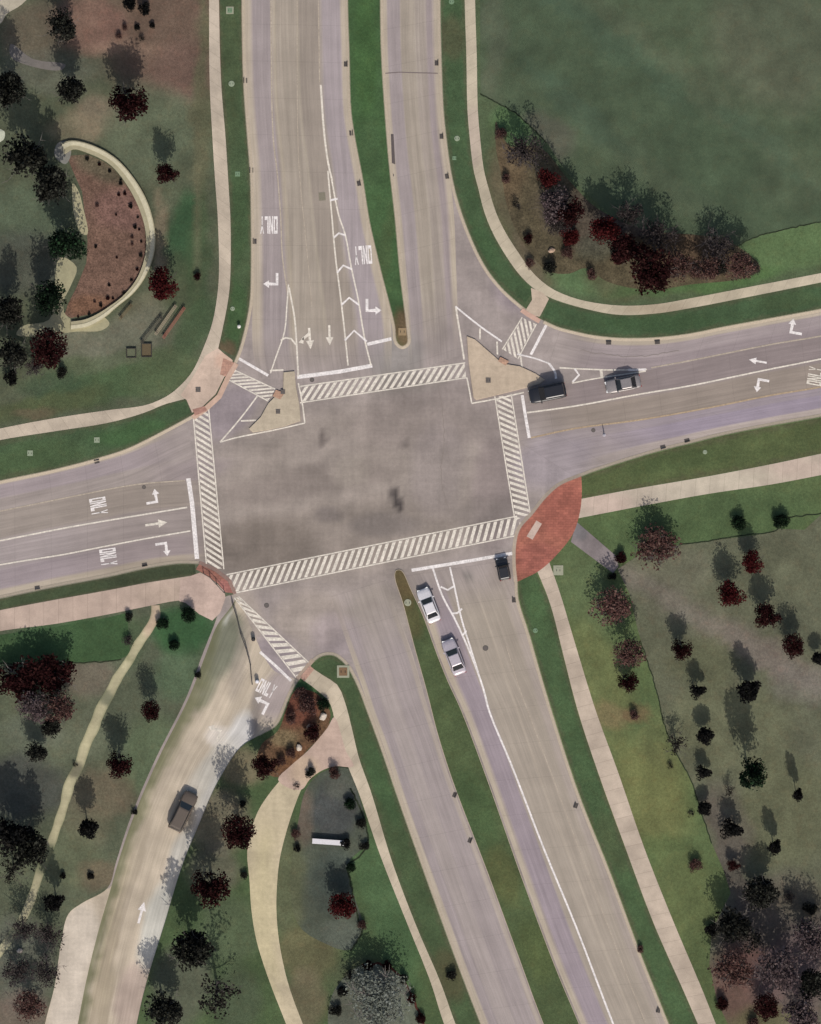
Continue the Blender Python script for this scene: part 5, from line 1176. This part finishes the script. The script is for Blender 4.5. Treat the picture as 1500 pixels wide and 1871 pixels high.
TREES = [
 # north-west garden
 (111, 45, 33, 'dark', 'dark tree on red-brown earth, alone near the top photo edge', 1.0),
 (22, 165, 38, 'dark', 'broad black tree at the edge, beside the grey garden path', 1.1),
 (126, 165, 32, 'dark', 'dark ragged tree directly below the red-brown earth, between a black tree and a maroon one', 1.0),
 (236, 186, 37, 'maroon', 'maroon and black round tree with a long clear shadow above it, near the brown corner', 1.0),
 (305, 318, 23, 'maroon', 'small maroon tree on grass just outside the curved cream wall', 1.1),
 (42, 285, 46, 'dark', 'large black and grey tree touching the wall end at the garden', 1.0),
 (98, 340, 42, 'dark', 'wide black tree hanging over the straight side of the garden bed', .9),
 (122, 450, 38, 'green', 'dark green tree on the bed edge, the greenest in the garden', .9),
 (298, 519, 32, 'red', 'deep red round tree above the reddish bench', .9),
 (86, 540, 36, 'green', 'dense dark tree over the pale path below the garden bed', .9),
 (14, 572, 36, 'dark', 'black tree at the photo edge, level with the foot of the curved wall', .9),
 (88, 637, 40, 'maroon', 'deep maroon tree below the pale path, widest of the trees by the west lawn', .8),
 (18, 645, 34, 'dark', 'black tree at the edge beside the deep maroon tree', .8),
 (60, 672, 22, 'bare', 'thin bare tree under the deep maroon tree', .9),
 # north-east bed
 (958, 282, 42, 'bare', 'bare dark tree at the narrow upper end of the north-east bed', .6),
 (1000, 325, 22, 'red', 'small deep red tree beside the bare tree at the bed top', 1.1),
 (1012, 375, 36, 'mauve', 'mauve-grey tree between two red ones in the bed', .8),
 (1038, 385, 32, 'maroon', 'dark maroon tree above the bright red shrub', .9),
 (1016, 408, 28, 'bare', 'bare twiggy tree over dark ground beside the bright red shrub', .8),
 (1106, 420, 30, 'red', 'crimson tree in the middle of the north-east bed', 1.0),
 (1148, 396, 34, 'bare', 'bare grey tree leaning over the field behind the crimson tree', .8),
 (1145, 455, 36, 'maroon', 'blackish maroon tree on the edge of a grey hollow in the bed', .8),
 (1200, 435, 42, 'bare', 'large bare tree with a grey shadow, behind the brown-red shrubs', .6),
 (1190, 495, 46, 'maroon', 'widest dark maroon tree along the lower edge of the bed', .8),
 (1240, 488, 32, 'brown', 'brown-red tree right of the widest maroon tree', .8),
 (1290, 488, 28, 'brown', 'rusty brown tree next to a small grey bare one', .8),
 (1312, 450, 38, 'bare', 'bare tree at the far end of the bed by the bright grass', .6),
 (1352, 488, 30, 'brown', 'last brown tree at the bed point by the bright grass', .8),
 (1318, 490, 18, 'dark', 'small dark tree between the rusty tree and the bed point', .9),
 # south-east meadow
 (1198, 1000, 44, 'brown', 'wide brown bare tree at the head of the grey path', .42),
 (1113, 1108, 42, 'brown', 'dusty brown tree on the lawn, first below the grey path', .5),
 (1150, 1195, 32, 'brown', 'tall brown tree at the meadow border, second below the grey path', .9),
 (1148, 1245, 22, 'maroon', 'narrow dark maroon tree under the second brown tree', 0.74),
 (1376, 1027, 25, 'red', 'bright dark red tree highest in the meadow', 0.82),
 (1334, 1083, 29, 'red', 'dark red tree with a black side, second in the diagonal row', 0.82),
 (1401, 1126, 28, 'maroon', 'round maroon tree, third in the diagonal row of red trees', 0.82),
 (1449, 1180, 25, 'maroon', 'ragged maroon tree at the low end of the diagonal row', 0.82),
 (1492, 1202, 16, 'black', 'black tree cut by the photo edge beside the ragged maroon tree', 0.82),
 (1246, 1186, 21, 'maroon', 'small round maroon tree with a narrow shadow, alone in the meadow', 1.02),
 (1276, 1264, 16, 'black', 'tiny black tree between the lone maroon tree and the sparse ones', 1.07),
 (1369, 1257, 29, 'black', 'black two-headed tree above the long shadow in the meadow', 0.82),
 (1285, 1343, 21, 'black', 'flat black tree beside the sparse twiggy one', 0.74),
 (1236, 1360, 24, 'sparse', 'sparse twiggy tree on the line between lawn and meadow', 0.66),
 (1286, 1413, 17, 'black', 'small black tree second down the meadow line', 0.74),
 (1372, 1412, 33, 'green', 'dark green-black tree casting the longest shadow in the meadow', 1.5),
 (1332, 1444, 13, 'sparse', 'tiny sparse tree beside the dark green-black tree', 0.74),
 (1457, 1450, 14, 'black', 'little black square-topped tree near the right-hand meadow', 1.64),
 (1284, 1477, 17, 'black', 'small black tree third down the meadow line', 0.66),
 (1337, 1517, 22, 'black', 'black tree over dusky ground, left of the lone small one', 0.74),
 (1415, 1545, 17, 'black', 'lone small black tree in the lower meadow', 1.23),
 (1340, 1582, 13, 'maroon', 'tiny maroon tree on the dusky track', 0.74),
 (1385, 1632, 38, 'dark', 'big black tree at the foot of the dusky track', 0.66),
 (1335, 1690, 38, 'dark', 'ragged black tree touching the lawn corner', 0.66),
 (1378, 1712, 34, 'sparse', 'blue-grey sparse tree between ragged black and mauve trees', 0.74),
 (1338, 1775, 44, 'brown', 'rusty red-brown tree nearest the sidewalk in the corner grove', .7),
 (1420, 1770, 48, 'mauve', 'largest pale mauve tree in the corner grove', .8),
 (1475, 1720, 42, 'mauve', 'mauve tree at the photo edge on the upper side of the grove', .8),
 (1488, 1800, 34, 'dark', 'black tree at the edge among the mauve ones', 0.66),
 (1462, 1856, 44, 'mauve', 'mauve tree in the very corner of the photo', .8),
 (1400, 1840, 28, 'maroon', 'dark maroon tree under the largest pale mauve tree', 0.66),
 # south-west
 (38, 1240, 46, 'maroon', 'huge dark maroon tree at the photo edge below the clipped lawn', .45),
 (98, 1232, 44, 'maroon', 'big maroon tree with green glints beside the huge one', .45),
 (104, 1290, 38, 'brown', 'red-brown tree under the big maroon tree', .8),
 (60, 1290, 34, 'mauve', 'dusty pink tree between maroon trees west of the garden path', .8),
 (92, 1330, 24, 'dark', 'black tree at the lower side of the maroon cluster', .8),
 (64, 1374, 23, 'dark', 'small grey-black tree hanging below the maroon cluster', .8),
 (275, 1299, 20, 'maroon', 'small rust-red tree nearest the drive, right of the garden path', 1.2),
 (219, 1397, 27, 'maroon', 'round dark maroon tree halfway down between the garden path and the drive', 1.1),
 (158, 1513, 24, 'black', 'small black tree by the lowest bright stretch of the garden path', 1.1),
 (24, 1530, 38, 'black', 'solid black tree at the edge above the grey one', 1.0),
 (60, 1555, 42, 'dark', 'large black and grey tree over the garden path gap', .9),
 (22, 1590, 30, 'sparse', 'sparse grey tree at the edge under the solid black one', .9),
 (99, 1645, 24, 'black', 'compact black tree at the corner of the wide tan apron', 1.3),
 (40, 1700, 30, 'bare', 'bare grey tree by the end of the garden path', .9),
 (88, 1712, 32, 'bare', 'bare mauve-grey tree on the apron edge, upper of two', .7),
 (84, 1775, 34, 'bare', 'bare mauve-grey tree on the apron edge, lower of two', .7),
 (28, 1780, 34, 'bare', 'bare tree at the photo edge above the pinkish tree', .7),
 (55, 1838, 32, 'brown', 'pinkish red tree at the foot of the tan apron', .7),
 # south island
 (484, 1400, 27, 'maroon', 'blackish maroon tree at the low tip of the red shrub bed', .9),
 (435, 1520, 35, 'maroon', 'round maroon ring-like tree between drive and curved path', 1.2),
 (386, 1620, 40, 'maroon', 'maroon-sided dark tree with a grey shadow on the drive', 1.15),
 (346, 1735, 45, 'dark', 'largest black tree along the drive', 1.1),
 (296, 1845, 40, 'dark', 'black tree at the bottom edge by the drive', .9),
 (395, 1815, 46, 'sparse', 'thin see-through tree between the bottom black tree and the curved path', .9),
 (626, 1655, 27, 'red', 'deep red round tree at the rim of the grey bed', .8),
 (690, 1822, 62, 'greygreen', 'very broad pale grey-green tree near the bottom sidewalk', .45),
]
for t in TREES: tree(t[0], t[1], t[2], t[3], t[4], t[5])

SHRUBS = [
 (236, 8, 16, 'black', 'black shrub at the top edge on the brown corner, first of two'), (264, 16, 14, 'black', 'black shrub at the top edge on the brown corner, second of two'),
 (228, 49, 8, 'brown', 'little brown bush on bare earth, west end of a short row'), (250, 50, 7, 'black', 'little black bush in the middle of the short row on bare earth'), (278, 47, 7, 'black', 'little dark bush at the east end of the short row on bare earth'),
 (216, 66, 8, 'brown', 'faint brown bush under the short row of bushes'), (259, 69, 9, 'sparse', 'twiggy bush below the little black bush'),
 (1040, 432, 20, 'red', 'bright scarlet shrub in the north-east bed'), (968, 512-30, 12, 'brown', 'small brown bush beside the sidewalk bend'), (1005, 490, 16, 'dark', 'dark low bush just above the sidewalk junction'),
 (925, 325, 12, 'brown', 'brown tuft in the upper bed edge'), (945, 375, 13, 'sparse', 'twiggy tuft near the inner curve of the sidewalk'), (965, 436, 12, 'maroon', 'maroon tuft near the pink boulder'), (1035, 462, 16, 'brown', 'tan-brown bush by the pink boulder'),
 (915, 245, 14, 'brown', 'pinkish brown bush at the very top of the bed'), (1080, 500, 14, 'brown', 'brown bush on the lower rim of the bed, left of the widest maroon tree'), (1194, 512, 12, 'green', 'small bright green bush under the widest maroon tree'),
 (1130, 470, 16, 'maroon', 'blackish bush at the rim of the grey hollow'), (1270, 500, 16, 'brown', 'rust bush between the two brown trees'), (1378, 492, 16, 'bare', 'grey bush at the pointed end of the bed'),
 (1350, 957, 17, 'green', 'dark green bush on the east lawn, first of two'), (1427, 952, 18, 'green', 'dark green bush on the east lawn, second and darker of two'), (1135, 1020, 14, 'maroon', 'maroon bush where the grey path meets the meadow'), (1118, 1052, 10, 'dark', 'dark bush at the lower corner of the grey path'),
 (1270, 1582, 16, 'brown', 'lone brown bush on the bright lawn by the wide sidewalk'), (1262, 1487, 9, 'sparse', 'faint twiggy bush left of the third black tree'), (1225, 1398, 9, 'sparse', 'scrubby bush under the sparse twiggy tree'), (1158, 1305, 13, 'brown', 'brown dead bush on the yellow lawn below the brown trees'),
 (233, 1172, 13, 'bare', 'bare bush on the west side of the garden path'), (296, 1140, 14, 'green', 'dark green bush beside the garden path head'), (345, 1125, 18, 'green', 'rounded dark green bush under the pink plaza'), (235, 1128, 10, 'dark', 'dark hedge clump at the end of the clipped lawn'), (318, 1178, 13, 'green', 'low green bush on the lower side of the dark lawn patch'),
 (362, 1234, 8, 'dark', 'tiny dark bush at the upper edge of the drive'), (245, 1483, 8, 'dark', 'tiny dark bush halfway along the drive edge'), (138, 1397, 7, 'sparse', 'tiny tuft on the garden path'), (115, 1600, 7, 'black', 'tiny black bush near the compact black tree'), (165, 1601, 8, 'black', 'tiny black bush near the corner of the tan apron'),
 (560, 1290, 24, 'brown', 'reddish shrub in the middle of the triangular bed'), (548, 1268, 16, 'brown', 'reddish shrub at the upper end of the triangular bed'), (532, 1310, 16, 'brown', 'brown shrub at the kerb beside the white lane word'), (570, 1338, 20, 'maroon', 'dark red shrub by the flat tan boulder'), (590, 1288, 14, 'green', 'green shrub at the pale boulder in the triangular bed'), (530, 1376, 13, 'brown', 'orange-brown shrub near the blackish maroon tree'), (513, 1392, 12, 'brown', 'small brown shrub at the lowest point of the triangular bed'),
 (541, 1437, 9, 'sparse', 'twiggy tuft on the pink plaza edge'), (566, 1412, 12, 'dark', 'dark shrub at the upper rim of the grey bed'), (610, 1410, 16, 'brown', 'brown shrub at the upper rim of the grey bed'), (640, 1470, 14, 'green', 'green shrub on the east rim of the grey bed'), (660, 1505, 12, 'dark', 'black shrub on the east rim of the grey bed'), (665, 1545, 12, 'dark', 'black shrub near the sidewalk, lower on the rim of the grey bed'),
 (631, 1542, 12, 'black', 'black shrub at the east end of the white coped wall'), (641, 1585, 11, 'green', 'green shrub where the rim of the grey bed steps in'), (660, 1690, 13, 'brown', 'reddish shrub below the deep red tree'), (540, 1525, 12, 'brown', 'brown shrub on the west side of the grey bed, level with the white wall'),
 (543, 1550, 8, 'black', 'tiny black shrub beside the curved path'), (443, 1470, 9, 'dark', 'dark tuft on the curved path edge'), (446, 1600, 9, 'dark', 'dark tuft where the curved path is widest'),
 (640, 1780, 16, 'sparse', 'twiggy shrub on the west side of the shrub bank'), (612, 1845, 16, 'dark', 'dark shrub low on the west side of the shrub bank'), (625, 1812, 12, 'black', 'black shrub on the west flank of the shrub bank'),
 (672, 1763, 12, 'maroon', 'maroon shrub at the top of the shrub bank'), (708, 1765, 12, 'maroon', 'maroon shrub just right of the bank top'), (737, 1790, 12, 'dark', 'dark shrub on the shoulder of the shrub bank'), (752, 1825, 12, 'maroon', 'red-black shrub on the east flank of the shrub bank'), (768, 1860, 12, 'maroon', 'red-black shrub at the foot of the shrub bank'),
 (825, 1783, 12, 'dark', 'dark brown tuft in the verge by the south road'), (1170, 1733, 9, 'brown', 'rusty tuft at the kerb of the south road'),
 (1440, 1640, 14, 'bare', 'grey bush at the upper side of the corner grove'), (1480, 1658, 16, 'dark', 'dark bush at the photo edge above the mauve trees'), (1298, 1700, 14, 'black', 'black bush at the lawn corner, left of the ragged tree'), (1375, 1870, 16, 'brown', 'brown bush on the bottom edge of the grove'), (1320, 1835, 16, 'maroon', 'maroon bush under the rusty red-brown tree'),
 (360, 505, 9, 'maroon', 'small maroon bush on the green strip beside the deep red tree'), (20, 690, 16, 'black', 'black bush at the edge under the garden trees'), (112, 682, 13, 'dark', 'dark bush at the foot of the deep maroon tree'),
]
for s in SHRUBS: tree(s[0], s[1], s[2], s[3], s[4], 1.0, True)
# low plants inside the bed, following the wall
wi2 = cr([(160, 290), (200, 310), (228, 345), (248, 388), (260, 430), (258, 468), (244, 505), (218, 536), (178, 566), (140, 576)], 4)
rr0 = random.Random(11)
for i, p in enumerate(resample(wi2, 17)):
    tree(p[0]+rr0.uniform(-4, 3), p[1]+rr0.uniform(-4, 4), 2.6+2.4*rr0.random(), ('dark', 'maroon', 'black')[i % 3], 'tiny dark plant in the planted row along the inner face of the curved wall', 1.0, True, 'dark plants along the curved wall')
rr = random.Random(3)
for i in range(12):
    while True:
        x, y = rr.uniform(150, 255), rr.uniform(320, 560)
        if (x-140)/125.0 < math.sqrt(max(0, 1-((y-430)/150)**2))-.12 and x > 165: break
    tree(x, y, 2.6+2.2*rr.random(), ('black', 'maroon', 'brown')[i % 3], 'tiny clump scattered over the brown mulch of the half-moon garden bed', 1.0, True, 'tiny clumps on the garden bed')

# ------------------------------------------------------------------ light, sky, camera
EL, AZX, AZY = math.radians(43), .17, -1.0
d = Vector((AZX, AZY, 0)).normalized()*math.cos(EL)+Vector((0, 0, math.sin(EL)))
sl = bpy.data.lights.new('sun', 'SUN'); sl.energy = 3.05; sl.angle = math.radians(0.6); sl.color = (1.0, .955, .89)
so = bpy.data.objects.new('sun', sl); COL.objects.link(so); so.rotation_euler = d.to_track_quat('Z', 'Y').to_euler()
w = bpy.data.worlds.new('World'); scn.world = w; w.use_nodes = True
nt = w.node_tree; bg = nt.nodes['Background']
sky = nt.nodes.new('ShaderNodeTexSky'); sky.sky_type = 'NISHITA'; sky.sun_disc = False
sky.dust_density = 3.0; sky.air_density = 0.9; sky.ozone_density = 0.6; sky.sun_elevation = EL; sky.sun_rotation = math.atan2(d.x, d.y)
nt.links.new(sky.outputs[0], bg.inputs[0]); bg.inputs[1].default_value = 0.11
cd = bpy.data.cameras.new('camera'); co = bpy.data.objects.new('camera', cd); COL.objects.link(co)
co.location = (0, 0, H); co.rotation_euler = (0, 0, 0)
cd.sensor_fit = 'VERTICAL'; cd.angle = 2*math.atan(1871/S/2/H)
cd.clip_start = 1; cd.clip_end = 12000
scn.camera = co
vs = scn.view_settings; vs.view_transform = 'Standard'; vs.look = 'None'; vs.exposure = 0.17; vs.gamma = 1.0; vs.use_curve_mapping = False
scn.cycles.max_bounces = 6
